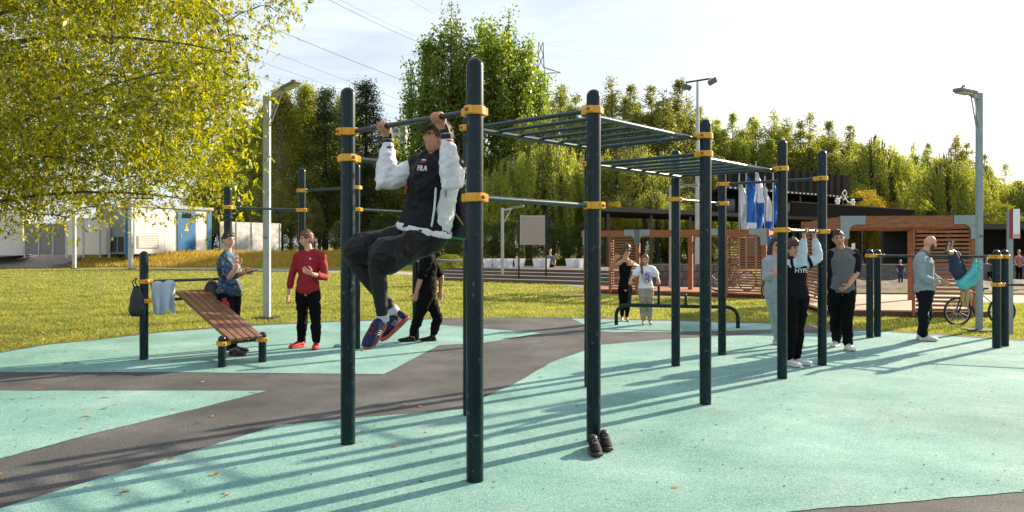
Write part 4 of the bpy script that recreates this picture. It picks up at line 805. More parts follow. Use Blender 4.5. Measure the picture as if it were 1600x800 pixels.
def person(label, D, J, yaw, s=1., bw=1., skin=SKIN, head=None, hair=None, top=None, legs=None, shoes=None, hands=None, vox=.0125, name='person', group=None, female=False, extra=None):
    """J: photo pixel joints on the person's own depth plane; feet by their ground contact"""
    W = {'s': .17, 'e': .19, 'w': .12, 'h': .09, 'k': .1, 'a': .09, 't': .09}; K = {}
    fw = fdir(yaw); rt = V((fw.y, -fw.x, 0)); sy = math.sin(R(yaw))
    for k, v in J.items():
        if k[0] == 'f': continue
        dd = v[2] if len(v) > 2 else (W.get(k[0], 0) * s * sy * (1 if k[-1] == 'R' else -1 if k[-1] == 'L' else 0)); K[k] = at(v[0], v[1], D + dd)
    base = V((K['pelvis'].x, K['pelvis'].y, 0)); feet = {}
    for q in 'RL':
        if 'f' + q in J:
            px, py, ty = J['f' + q]; g = G(px, py); td = fdir(ty); K['a' + q] = g + up * .085 * s; feet[q] = (g - td * .055 * s + up * .008, g + td * .21 * s + up * .008, up)
        elif 'a' + q in K:
            tp = K['t' + q]; hp_ = K['b' + q] if 'b' + q in K else K['a' + q]; feet[q] = (hp_, tp, K['a' + q] - lerp(hp_, tp, .3))
        sgn = 1 if q == 'R' else -1
        if 'h' + q not in K: K['h' + q] = K['pelvis'] + rt * sgn * .088 * s * bw - up * .04 * s
        if 'k' + q not in K: K['k' + q] = lerp(K['h' + q], K['a' + q], .5) + fw * .02
        elif len(J['k' + q]) < 3 and 'f' + q in J:
            dm = lerp(K['h' + q].y, K['a' + q].y, .5) - .03; K['k' + q] = at(J['k' + q][0], J['k' + q][1], dm)
    base = V((base.x, base.y, 0)); t = thing(name, base, label, 'person', group); org = base
    nk, pe = K['neck'], K['pelvis']; sa = (K['sR'] - K['sL']).normalized(); ha = (K['hR'] - K['hL']).normalized(); mid = K.get('chest')
    def spine(x):
        if mid is None or x < 0: return pe + (nk - pe) * x
        a = (1 - x) ** 2; b = 2 * x * (1 - x); return pe * a + (mid * 2 - (pe + nk) * .5) * b + nk * x * x
    fem = .92 if female else 1.
    TS = [(-.2, .06, .05), (-.11, .135, .095), (0, .162, .115), (.2, .15, .108), (.38, .135 * fem, .10), (.6, .158 * fem, .115 * (1.06 if female else 1)), (.8, .168 * fem, .115), (.9, .125 * fem, .09), (1.0, .064, .06)]
    def torso(mb, t0, t1, inf, flare=0.):
        secs = []
        for x in sorted(set([t0, t1] + [a for a, _, _ in TS if t0 < a < t1])):
            hw, hd = .10, .08
            for i in range(len(TS) - 1):
                if TS[i][0] <= x <= TS[i + 1][0]: k = (x - TS[i][0]) / (TS[i + 1][0] - TS[i][0]); hw = lerp(TS[i][1], TS[i + 1][1], k); hd = lerp(TS[i][2], TS[i + 1][2], k)
            d = (spine(x + .03) - spine(x - .03)).normalized(); a = lerp(ha, sa, max(0, min(1, x))); a = (a - d * a.dot(d)).normalized(); n_ = d.cross(a)
            fl = flare * max(0, 1 - (x - t0) / .4); secs.append((spine(x), a * (hw * s * bw + inf + fl), n_ * (hd * s * bw + inf + fl)))
        mb.loft(secs, 18)
    def arm_t(mb, q, a0, a1, inf, end=None):
        S_, E_, W_ = K['s' + q], K['e' + q], K['w' + q]; cum = []; k = s * (bw ** .5)
        for x in (0, .25, .5, .75, 1, 1.3, 1.6, 2):
            if a0 <= x <= a1: cum.append(x)
        if a1 not in cum: cum.append(a1)
        def P_(x): return lerp(S_, E_, x) if x <= 1 else lerp(E_, W_, x - 1)
        def r_(x): return np.interp(x, [0, .25, .5, 1, 1.3, 2], [.058, .052, .05, .042, .043, .028]) * k
        rr = [float(r_(x)) + inf for x in cum]
        if end is not None: rr[-1] = float(r_(cum[-1])) + end
        mb.tube([P_(x) for x in cum], rr, 12, rnd=True)
    def leg_t(mb, q, a0, a1, inf, end=None):
        S_, E_, W_ = K['h' + q], K['k' + q], K['a' + q]; k = s * (bw ** .5)
        cum = [x for x in (0, .3, .6, .9, 1, 1.15, 1.4, 1.7, 1.92, 2) if a0 <= x <= a1]
        if a1 not in cum: cum.append(a1)
        def P_(x): return lerp(S_, E_, x) if x <= 1 else lerp(E_, W_, x - 1)
        def r_(x): return np.interp(x, [0, .3, .9, 1, 1.35, 1.8, 2], [.088, .082, .058, .056, .056, .038, .036]) * k
        rr = [float(r_(x)) + lerp(inf, end if end is not None else inf, max(0, (x - .5) / (max(a1, .6) - .5))) for x in cum]
        mb.tube([P_(x) for x in cum], rr, 14, rnd=True)
    hf = fdir(*head) if head else fw; hu = J.get('hup') and V(J['hup']).normalized() or (K['head'] - nk).normalized(); hu = (hu * .5 + up * .5 if not J.get('hup') else hu); hf_ = (hf - hu * hf.dot(hu)).normalized(); hu = hu.normalized(); hc = K['head']
    def trap(mb, inf):
        for q in 'RL': mb.tube([lerp(nk, hc, .12) , lerp(nk, K['s' + q], .5) + up * .012 * s, K['s' + q]], [.05 * s + inf * .5, .052 * s + inf, .056 * s + inf], 12, rnd=True)
    b = MB(); torso(b, -.2, 1.0, 0); trap(b, 0)
    b.tube([nk - hu * .04 * s, lerp(nk, hc, .55), hc - hu * .02], [.066 * s, .054 * s, .052 * s], 12)
    for q in 'RL':
        arm_t(b, q, 0, 2, 0); leg_t(b, q, 0, 2, 0); b.tube([K['s' + q] + (K['sL' if q == 'R' else 'sR'] - K['s' + q]) * .3, K['s' + q]], [.06 * s, .055 * s], 10, rnd=True)
        if q in feet: h_, t_, _ = feet[q]; b.tube([K['a' + q], lerp(h_, t_, .35) + up * .03 * s, lerp(h_, t_, .85) + up * .015 * s], [.036 * s, .034 * s, .022 * s], 10, rnd=True)
    me = remesh(b, vox, 3, org=org); body = link('body', me, skin, t)
    hm = MB(); head_mesh(hm, hc, hf_, hu, s if s > .85 else .5 * (s + .95))
    hs = s if s > .85 else .5 * (s + .95)
    if hands != 0:
        for q in 'RL':
            hs_ = (hands or {}).get(q); d = (K['w' + q] - K['e' + q]).normalized()
            if hs_ and hs_[0] == 'grip': grip(hm, hs_[1], hs_[2], K['w' + q], s, hs_[3], hs_[4])
            else:
                hd_ = V(hs_[1]) if hs_ and hs_[1] else d; th_ = V(hs_[2]) if hs_ and hs_[2] else fw + up * .2; hand(hm, K['w' + q], hd_, th_, 1 if q == 'R' else -1, s, hs_[3] if hs_ else .6)
    bm = bmesh.new(); bm.from_mesh(me); tm = hm.mesh('h', org); bm.from_mesh(tm); bm.to_mesh(me); bm.free(); bpy.data.meshes.remove(tm); me.polygons.foreach_set('use_smooth', [True] * len(me.polygons))
    hr = hf_.cross(hu)
    for k in (-1, 1):
        MB().ell(hc + (hr * k * .03 + hf_ * .079 + hu * .013) * hs, (.014 * hs, .008 * hs, .008 * hs), M((hr, hf_, hu)).transposed(), 8, 6).build('eye', EYW, t)
        e_ = hc + (hr * k * .03 + hf_ * .0905 + hu * .034) * hs; MB().tube([e_ - hr * .017 - hf_ * .004 * hs, e_, e_ + hr * .017 - hf_ * .004 * hs], [.003, .005, .003], 6).build('eyebrow', hair[0] if hair else HBR, t)
    m0 = hc + (hf_ * .0935 - hu * .062) * hs; MB().tube([m0 - hr * .022 - hf_ * .008, m0, m0 + hr * .022 - hf_ * .008], [.002, .0055, .002], 6).build('lips', LIP, t)
    if hair: hair_mesh(t, hc, hf_, hu, hs, hair[0], *hair[1:])
    if top:
        b = MB(); torso(b, top.get('hem', -.12), top.get('neck', .965), top.get('inf', .014), top.get('flare', .006))
        sl_ = top.get('sleeve', 1.9); sep = top.get('smat')
        if sl_: b.tube([nk - hu * .05 * s, nk - hu * .012 * s, nk + (hc - nk) * .1], [.10 * s, .088 * s, .073 * s], 14)
        if sl_:
            for q in 'RL': b.tube([lerp(nk, K['s' + q], .25) + up * .014 * s, lerp(nk, K['s' + q], .7) + up * .008 * s, K['s' + q]], [.05 * s + top.get('inf', .014), .054 * s + top.get('inf', .014), .056 * s + top.get('inf', .014)], 12, rnd=True)
        if sl_ and not sep:
            for q in 'RL': arm_t(b, q, 0, sl_, top.get('sinf', .014), top.get('send'))
        elif not sl_ or sep:
            for q in 'RL': b.ell(K['s' + q], (.062 * s,) * 3) if sep else None
        link('shirt', remesh(b, vox * .95, 3, top.get('wr', .005), 15, 1.3, org), top['mat'], t)
        if sep:
            for q in 'RL':
                b = MB(); arm_t(b, q, top.get('s0', -.0), sl_, top.get('sinf', .016), top.get('send')); link('sleeve', remesh(b, vox * .9, 3, top.get('wr', .005), 16, 2.1, org), sep, t)
    if legs:
        b = MB(); torso(b, -.2, legs.get('waist', .06), min(legs.get('inf', .012), (top or {}).get('inf', .02) - .010))
        for q in 'RL': leg_t(b, q, 0, legs.get('len', 1.93), legs.get('inf', .012), legs.get('end'))
        link(legs.get('name', 'trousers'), remesh(b, vox * .95, 3, legs.get('wr', .006), 13, 4.2, org), legs['mat'], t)
    if shoes:
        for q in feet: last_shoe[q] = shoe(t, feet[q][0], feet[q][1], feet[q][2], shoes[0], shoes[1], shoes[2], s * 1.04, shoes[3] if len(shoes) > 3 else 1, shoes[4] if len(shoes) > 4 else 'shoe')
    ctx = dict(t=t, K=K, hc=hc, hf=hf_, hu=hu, hr=hr, hs=hs, org=org, arm=arm_t, leg=leg_t, torso=torso, feet=feet, spine=spine, sa=sa, fw=fw, rt=rt, vox=vox, s=s, body=body)
    return ctx
def glasses(c):
    for k in (-1, 1): MB().ell(c['hc'] + (c['hr'] * k * .032 + c['hf'] * .092 + c['hu'] * .012) * c['hs'], (.03, .007, .021), M((c['hr'], c['hf'], c['hu'])).transposed(), 12, 8).build('sunglasses', mat('sunglass_black', (.01, .01, .012), .1), c['t'])
def cloth(c, name, mat_, fn, vox=None, wr=.004, wf=15, seed=0):
    b = MB(); fn(b); return link(name, remesh(b, vox or c['vox'] * .9, 3, wr, wf, seed, c['org']), mat_, c['t'])
CL = dict(vs=25, bump=.45, bs=24, bd=.014)
BLKC = mat('black_cotton', (.0045, .0045, .005), .9, var=.3, spec=.12, **CL); RED = mat('dark_red_jersey', (.27, .006, .014), .8, var=.15, **CL)
# --- man in the red jersey
c = person('man in dark red jersey, black joggers and red shoes', 11.1, dict(head=(479, 374), neck=(483, 395), sR=(465, 402), sL=(503, 401), eR=(456, 432), wR=(451, 460), eL=(508, 434), wL=(487, 428, -.3), pelvis=(481, 453), kR=(473, 497), kL=(493, 497), fR=(470, 543, 35), fL=(494, 545, -8)), 8, 1.0, 1.0, SKIN, (62, -2), (HGN, .018, (.05, -.005, -.07), 3, .02),
    dict(mat=RED, sleeve=1.55, inf=.013, sinf=.010, hem=-.09, flare=.01, wr=.006), dict(mat=BLKC, inf=.014, end=.02, wr=.010, len=1.88), (mat('red_shoe', (.62, .015, .02), .55, var=.2, vs=40, bump=.2, bs=150), mat('red_sole', (.5, .02, .02), .6), mat('dark_lace', (.05, .01, .01), .7)), dict(R=('open', None, (-.2, -1, .2), .9), L=('open', (-.75, -.3, .45), (0, -.3, 1), .5)))
b_ = c['K']; pp_ = c['spine'](.83) + c['fw'] * .138 - c['sa'] * .075
MB().add([pp_ + V((x, 0, z)) * .9 for x, z in ((-.012, -.012), (-.004, .03), (.022, -.004), (.004, -.002))] + [pp_ + V((x, .004, z)) for x, z in ((-.012, -.012), (-.004, .03), (.022, -.004), (.004, -.002))], [(0, 3, 2, 1), (4, 5, 6, 7)]).build('chest_emblem', WHITE, c['t'], False)
# --- man in the patterned shirt, facing right
def floral():
    m_, t = newmat('floral_shirt'); N = t.nodes.new; K_ = t.links.new; o = N('ShaderNodeOutputMaterial'); b = N('ShaderNodeBsdfPrincipled'); K_(b.outputs[0], o.inputs[0]); b.inputs['Roughness'].default_value = .8
    tc_ = N('ShaderNodeTexCoord'); nz = N('ShaderNodeTexNoise'); nz.inputs['Scale'].default_value = 9; nz.inputs['Detail'].default_value = 2; K_(tc_.outputs['Object'], nz.inputs['Vector'])
    mxv = N('ShaderNodeMix'); mxv.data_type = 'VECTOR'; mxv.inputs[0].default_value = .12; K_(tc_.outputs['Object'], mxv.inputs[4]); K_(nz.outputs['Color'], mxv.inputs[5])
    vo = N('ShaderNodeTexVoronoi'); vo.inputs['Scale'].default_value = 17; K_(mxv.outputs[1], vo.inputs['Vector']); r_ = N('ShaderNodeValToRGB'); cr = r_.color_ramp; cr.interpolation = 'CONSTANT'
    for i, (p, cc) in enumerate([(0, (.008, .02, .055)), (.52, (.02, .12, .24)), (.64, (.008, .02, .055)), (.74, (.24, .26, .2)), (.80, (.01, .03, .07)), (.9, (.30, .22, .08)), (.94, (.01, .02, .05))]):
        if i < 2: e = cr.elements[i]; e.position = p
        else: e = cr.elements.new(p)
        e.color = (*cc, 1)
    sp = N('ShaderNodeSeparateColor'); K_(vo.outputs['Color'], sp.inputs[0]); n2 = N('ShaderNodeTexNoise'); n2.inputs['Scale'].default_value = 26; n2.inputs['Detail'].default_value = 1; K_(tc_.outputs['Object'], n2.inputs['Vector'])
    ad = N('ShaderNodeMath'); ad.operation = 'MULTIPLY_ADD'; K_(n2.outputs['Fac'], ad.inputs[0]); ad.inputs[1].default_value = .7; K_(sp.outputs[0], ad.inputs[2])
    ml = N('ShaderNodeMath'); ml.operation = 'MULTIPLY'; K_(ad.outputs[0], ml.inputs[0]); ml.inputs[1].default_value = .72; K_(ml.outputs[0], r_.inputs[0]); K_(r_.outputs[0], b.inputs['Base Color']); return m_
c = person('man in blue leaf patterned shirt looking up from his phone', 10.65, dict(head=(357, 376), neck=(355, 398), sR=(352, 404, -.12), sL=(363, 403, .16), eR=(358, 434, -.22), wR=(371, 416, -.3), eL=(372, 430, .1), wL=(383, 426, -.1), pelvis=(358, 456), kR=(360, 503), kL=(366, 502), fR=(364, 556, -70), fL=(366, 551, -85)), -62, .99, 1.0, SKIN, (-58, 0), (HDK, .013, (.05, .015, -.045), 1, .02),
    dict(mat=floral(), sleeve=.75, inf=.018, sinf=.026, hem=-.12, flare=.014, wr=.006), dict(mat=BLKC, inf=.016, end=.012, wr=.006, len=1.88), (mat('dark_brown_trainer', (.03, .02, .018), .6), DSO, GLC), dict(R=('open', (-.2, -.1, 1), (.4, .5, .2), .9), L=('open', (.8, -.25, .15), (0, -.2, 1), .35)))
cloth(c, 'red_stripe', mat('red_side_stripe', (.33, .012, .03), .8), lambda b: [b.tube([lerp(c['K']['hR'], c['K']['kR'], x) + V((.012, -.045, 0)) for x in (.15, .4, .7, 1.0)] + [lerp(c['K']['kR'], c['K']['aR'], x) + V((.006, -.022, 0)) for x in (.3, .6, .85)], [.058, .058, .05, .042, .048, .042, .03], 10)] and None, .009)
w_ = c['K']['wL']; ph = thing('phone', w_ + V((.1, -.06, .02)), 'black mobile phone in the patterned shirt man\'s hand', 'phone'); part('case', BLACK, ph, lambda q: q.box(w_ + V((.115, -.05, .018)), (.15, .075, .009), M.Rotation(-.3, 3, 'Y'), bev=.003), False); part('screen', DGLASS, ph, lambda q: q.box(w_ + V((.116, -.05, .024)), (.135, .066, .002), M.Rotation(-.3, 3, 'Y')), False)
# --- man in black, socks
c = person('man in black shirt and trousers standing in socks behind the hanging man', 11.65, dict(head=(667, 372), neck=(670, 397), sR=(668, 405, .16), sL=(669, 404, -.17), eR=(690, 432, .2), wR=(688, 455, .2), eL=(657, 436, -.2), wL=(650, 459, -.16), pelvis=(667, 452), kR=(684, 497), kL=(654, 497), fR=(676, 533, 75), fL=(643, 534, 80)), 78, 1.0, 1.05, SKIN2, (80, -8), (HDK, .01, (.066, .02, -.05), 2, .006),
    dict(mat=BLKC, sleeve=.85, inf=.018, sinf=.022, hem=-.1, flare=.014, wr=.010), dict(mat=BLKC, inf=.02, end=.016, wr=.010, len=1.8), (mat('black_sock', (.01, .01, .011), .95), mat('sock_sole', (.012, .012, .012), .95), None, .78, 'sock'))
for q in 'RL': cloth(c, 'sock_top', mat('black_sock', (.01, .01, .011), .95), lambda b: b.tube([c['K']['a' + q] - up * .05, c['K']['a' + q] + up * .03], [.045, .043], 12), .009, .001)
# --- woman in black
c = person('woman in black sleeveless top and leggings with hands at her shoulders', 15.0, dict(head=(979, 392), neck=(977, 408), sR=(968, 411), sL=(987, 411), eR=(954, 421), wR=(962, 405, -.2), eL=(997, 416), wL=(988, 413, -.25), pelvis=(977, 448), kR=(972, 475), kL=(981, 475), fR=(972, 501, 10), fL=(979, 502, -5)), 0, .93, .86, SKIN2, (-25, -5), (HBR, .022, (.046, -.03, -.09), 4, .022),
    dict(mat=BLKC, sleeve=0, inf=.008, hem=-.1, flare=0, wr=.003), dict(mat=BLKC, inf=.006, end=.004, wr=.003, len=1.9), None, dict(R=('open', (.3, -.2, .5), (0, 0, 1), 1.2), L=('open', (-.6, -.3, .1), (0, 0, 1), 1.0)), .012, female=True)
glasses(c)
# --- girl
CAMO = mat('camouflage_cotton', (.25, .20, .14), .85, vs=16, col2=(.50, .43, .34)); TEE = mat('white_tee', (.74, .76, .78), .85, var=.06, **CL)
h_r = lerp(h0, h1, (983 - 963) / 190. * .985 + .01); h_l = lerp(h0, h1, (1030 - 963) / 190. * .985 + .01)
c = person('girl in white printed tee and camouflage trousers gripping upright bars', 14.45, dict(head=(1008, 407), neck=(1009, 419), sR=(999, 421), sL=(1019, 421), eR=(991, 430), wR=(985, 438, -.25), eL=(1026, 430), wL=(1029, 438, -.2), pelvis=(1009, 450), kR=(1005, 478), kL=(1015, 478), fR=(1005, 507, 12), fL=(1015, 507, -8)), 0, .78, .9, SKIN, (10, -8), (HGN, .018, (.06, -.03, -.09), 7, .01),
    dict(mat=TEE, sleeve=.8, inf=.02, sinf=.03, hem=-.02, flare=.02, wr=.006), dict(mat=CAMO, inf=.022, end=.02, wr=.009, len=1.85), None, dict(R=('open', (-.15, -.2, -.9), (.7, -.3, 0), 1.5), L=('open', (.15, -.2, -.9), (-.7, -.3, 0), 1.5)), .012, female=True)
MB().tube([c['hc'] + V((-.05, .02, .0)), c['hc'] + V((-.075, -.02, -.1)), c['hc'] + V((-.07, -.07, -.22)), c['hc'] + V((-.06, -.09, -.3))], [.03, .035, .03, .012], 10, rnd=True).build('ponytail', HGN, c['t'])
cc = c['spine'](.55) + V((0, -.128, 0))
PRL = mat('lilac_print', (.45, .33, .58), .8, vs=30, var=.3)
part('shirt_print', PRL, c['t'], lambda q: q.ell(cc, (.095, .02, .12), None, 16, 10))
for k, (x, z) in enumerate(((-.02, .05), (.025, .02), (-.015, -.02), (.02, -.04))): part('print_leaf', mat('print_dark_green', (.03, .10, .09), .8), c['t'], lambda q: q.ell(cc + V((x, -.016, z)), (.016, .007, .042), M.Rotation(.4 * (-1) ** k, 3, 'Y'), 8, 6))
part('print_base', mat('print_yellow', (.6, .5, .08), .8), c['t'], lambda q: q.ell(cc + V((0, -.014, -.085)), (.04, .01, .018), None, 8, 6))
# --- woman with sunglasses
GSW = mat('pale_grey_sweat', (.30, .36, .40), .9, var=.12, **CL)
c = person('woman with long dark hair and sunglasses in pale grey sweatsuit', 11.5, dict(head=(1211, 384), neck=(1208, 404), sR=(1198, 409), sL=(1219, 410), eR=(1196, 434, -.1), wR=(1208, 428, -.28), eL=(1222, 434), wL=(1222, 450), pelvis=(1209, 452), kR=(1210, 495), kL=(1218, 494), fR=(1213, 538, -40), fL=(1234, 543, -75)), -25, .95, .88, SKIN, (-18, -2), (HDK, .02, (.062, -.03, -.1), 9, .012),
    dict(mat=GSW, sleeve=1.5, inf=.016, sinf=.016, hem=-.08, flare=.006, wr=.007), dict(mat=mat('pale_grey_joggers', (.28, .335, .37), .9, var=.12, **CL), inf=.014, end=.012, wr=.007, len=1.9), (mat('grey_shoe', (.42, .40, .38), .6), WSO, None), dict(R=('open', (.8, -.2, .4), (0, -.2, 1), .5)), female=True)
glasses(c)
for x, y in ((-.075, .0), (.07, .02), (-.03, .07), (.03, .08)): MB().tube([c['hc'] + V((x * .8, y, .04)), c['hc'] + V((x * 1.1, y, -.1)), c['hc'] + V((x * 1.1, y - .03, -.25)), c['hc'] + V((x, y - .06, -.36 if x < 0 else -.28))], [.035, .045, .042, .015], 10, rnd=True).build('hair_lock', HDK, c['t'])
# --- boy holding the bar
axb = ee; g1 = near['P5'] + ee * .0; 
def on_bar(px):
    best = min(((abs(800 + F * (near['P5'] + ee * s_).x / (near['P5'] + ee * s_).y - px), s_) for s_ in np.linspace(0, 1.29, 400))); p = near['P5'] + ee * best[1]; return V((p.x, p.y, 1.712))
gA, gB = on_bar(1259), on_bar(1274)
wA = gA + V((-.01, .03, -.085)); wB = gB + V((.0, .02, -.085)); sw = lambda p: (800 + F * p.x / p.y, HY + F * (H - p.z) / p.y)
DB_ = 9.45
c = person('boy in navy lettered sweatshirt with pale sleeves holding the bar', DB_, dict(head=(1240, 389), neck=(1241, 408), sR=(1231, 414), sL=(1254, 413), eR=(1252, 410, -.12), wR=(*sw(wA), wA.y - DB_), eL=(1279, 404, .02), wL=(*sw(wB), wB.y - DB_), pelvis=(1243, 460), kR=(1236, 512), kL=(1248, 512), fR=(1233, 572, -25), fL=(1243, 570, -60)), -14, .96, .9, SKIN, (-10, 0), (HBR, .02, (.036, -.01, -.06), 11, .014),
    dict(mat=mat('navy_sweat', (.006, .007, .012), .85, spec=.15, var=.25, **CL), smat=mat('pale_blue_sleeve', (.50, .60, .68), .85, var=.08, **CL), sleeve=1.9, inf=.02, sinf=.02, hem=-.12, flare=.008, wr=.006, send=.01), dict(mat=BLKC, inf=.022, end=.022, wr=.009, len=1.92), (WSH, WSO, mat('grey_lace', (.3, .3, .3))), dict(R=('grip', gA, axb, .018, 1), L=('grip', gB, axb, .018, 1)))
fr = c['fw'] * 1.0; base_c = c['spine'](.72) + fr * .165
def wrapc(p, co):
    return p - fr * (co.x ** 2) * 2.2
put_text('HYPE', .078, base_c + c['rt'] * .01, -c['rt'], up, mat('pale_print', (.6, .66, .7), .7), c['t'], 'shirt_lettering', .003, wrapc)
cloth(c, 'shoulder_yoke', mat('pale_blue_sleeve', (.5, .6, .68)), lambda b: c['torso'](b, .84, .975, .027), .010, .003)
for q in 'RL':
    a_, b2 = c['K']['s' + q], c['K']['e' + q]; cloth(c, 'sleeve_band', mat('navy_sweat', (.012, .014, .024)), lambda b: b.tube([lerp(a_, b2, .3), lerp(a_, b2, .5)], [.085, .08], 14), .009, .002)
# --- man in grey tee
GRT = mat('grey_marl_tee', (.115, .115, .118), .85, var=.12, **CL); NVT = mat('dark_navy_tee', (.008, .009, .014), .85, spec=.15, var=.2, **CL)
c = person('stocky man in grey tee with dark sleeves, hand in pocket', 10.95, dict(head=(1310, 373), neck=(1315, 392), sR=(1297, 399), sL=(1334, 398), eR=(1290, 424), wR=(1288, 447, .02), eL=(1339, 425), wL=(1325, 447, -.22), pelvis=(1314, 450), kR=(1306, 498), kL=(1323, 496), fR=(1307, 541, 40), fL=(1324, 547, 0)), 6, 1.0, 1.13, SKIN2, (14, -4), (HDK, .010, (.05, .005, -.055), 5, .006),
    dict(mat=GRT, smat=NVT, sleeve=.8, inf=.018, sinf=.026, hem=-.12, flare=.008, wr=.005), dict(mat=BLKC, inf=.022, end=.028, wr=.010, len=1.95), (WSH, WSO, mat('grey_lace', (.3, .3, .3))), dict(L=('open', (-.75, -.3, -.45), (-.3, -.6, .4), .7)))
for k in (-1, 1): cloth(c, 'side_panel', NVT, lambda b: b.loft([(c['spine'](x) + c['sa'] * k * -.165 * 1.0 + c['fw'] * -.01, c['sa'] * .045, c['fw'] * .09) for x in (-.1, .2, .5, .8)], 12), .010, .003)
# --- bald man
GSH = mat('blue_grey_pullover', (.26, .32, .345), .85, var=.1, **CL)
c = person('bald bearded man in blue grey pullover watching the upside down child', 11.9, dict(head=(1453, 380), neck=(1442, 399), sR=(1437, 405, -.19), sL=(1446, 404, .17), eR=(1442, 434, -.24), wR=(1459, 440, -.22), eL=(1456, 432, .15), wL=(1470, 440, .0), pelvis=(1445, 451), kR=(1443, 490, -.1), kL=(1449, 489, .05), fR=(1443, 533, -70), fL=(1438, 530, -75)), -78, .99, 1.12, SKIN, (-82, -14), None,
    dict(mat=GSH, sleeve=1.9, inf=.018, sinf=.018, hem=-.1, flare=.012, wr=.006, send=.012), dict(mat=mat('navy_trackpants', (.006, .007, .012), .8, spec=.15, var=.2), inf=.018, end=.02, wr=.007, len=1.93), (WSH, WSO, mat('grey_lace', (.3, .3, .3))), dict(R=('open', (.85, .1, -.25), (.3, 0, 1), .8), L=('open', (.8, -.1, -.3), (.3, 0, 1), .8)))
cloth(c, 'collar', mat('grey_collar', (.13, .14, .15), .9), lambda b: b.tube([c['K']['neck'] - up * .01, lerp(c['K']['neck'], c['hc'], .34)], [.082, .075], 14), .010, .002)
cloth(c, 'side_stripe', mat('white_piping', (.6, .6, .62), .7), lambda b: b.tube([lerp(c['K']['hR'], c['K']['kR'], x) + V((.035, -.085 + .02 * x, 0)) for x in (.2, .6, 1)] + [lerp(c['K']['kR'], c['K']['aR'], x) + V((.03, -.058 + .008 * x, 0)) for x in (.4, .8)], [.011] * 5, 8), .006, .0)
BRD = mat('reddish_beard', (.12, .05, .025), .8, var=.4, vs=60, bump=.6, bs=150)
hm = MB(); vs_ = []; ok = []; fs = []; nu, nv = 40, 28
for j in range(nv + 1):
    for i in range(nu):
        a = 2 * math.pi * i / nu; x, y, z = head_pt(a, -math.pi / 2 + math.pi * j / nv); aa = abs(math.atan2(math.sin(a), math.cos(a))); k = z < (-.052 if aa < .25 else -.035) and aa < 1.45 or (1.1 < aa < 1.45 and z < .0)
        o_ = .007 if k else -.004; nn = V((x, y, z)).normalized(); p = V((x, y, z)) + nn * o_ * (1 + .8 * NZ.noise(V((x, y, z)) * 70)); vs_.append(c['hc'] + c['hr'] * p.x + c['hf'] * p.y + c['hu'] * p.z); ok.append(k)
for j in range(nv):
    for i in range(nu):
        q = (j * nu + i, j * nu + nu + i, j * nu + nu + (i + 1) % nu, j * nu + (i + 1) % nu)
        if sum(ok[k] for k in q) > 1: fs.append(q)
hm.add(vs_, fs).build('beard', BRD, c['t'])
# --- child hanging upside down
DC = 11.55; NVD = mat('navy_dotted_dress', (.012, .018, .05), .8, vs=70, col2=(.03, .04, .09)); TUR = mat('turquoise_top', (.10, .50, .50), .8, var=.1, **CL)
zc = 1.365
c = person('child in turquoise top and navy shorts hanging upside down by the knees', DC, dict(head=(1510, 459), hup=(.25, 0, -1), neck=(1511, 446), sR=(1502, 443, -.1), sL=(1519, 442, .08), eR=(1520, 424, -.1), wR=(1524, 408, -.04), eL=(1528, 425, .1), wL=(1529, 408, .1), pelvis=(1497, 426), chest=(1503, 440), hR=(1494, 424, -.06), hL=(1500, 424, .06), kR=(1489, 397, -.08), kL=(1494, 397, .07), aR=(1480, 392, -.2), aL=(1485, 390, -.05), bR=(1480, 396, -.2), bL=(1485, 394, -.05), tR=(1483, 380, -.26), tL=(1489, 378, -.12)), -80, .66, .95, SKIN, (-60, 0), (HBL, .022, (.05, -.04, -.09), 13, .01),
    dict(mat=TUR, sleeve=1.9, inf=.014, sinf=.014, hem=.25, flare=.0, wr=.006), dict(mat=NVD, inf=.03, end=.03, wr=.008, len=.95, waist=.3, name='shorts'), (mat('grey_brown_boot', (.10, .095, .085), .7), mat('dark_sole', (.05, .04, .036)), None), dict(R=('open', (.1, 0, 1), (-.5, -.6, 0), 1.3), L=('open', (.1, 0, 1), (-.5, -.6, 0), 1.3)), .010)
for k, (x, y) in enumerate(((-.06, -.03), (.05, .0), (0, .05), (-.02, -.06))): MB().tube([c['hc'] + V((x, y, .02)), c['hc'] + V((x * 1.2, y, -.08)), c['hc'] + V((x * 1.3 + .01, y, -.17 - .02 * k))], [.03, .025, .006], 8, rnd=True).build('hair_lock', HBL, c['t'])
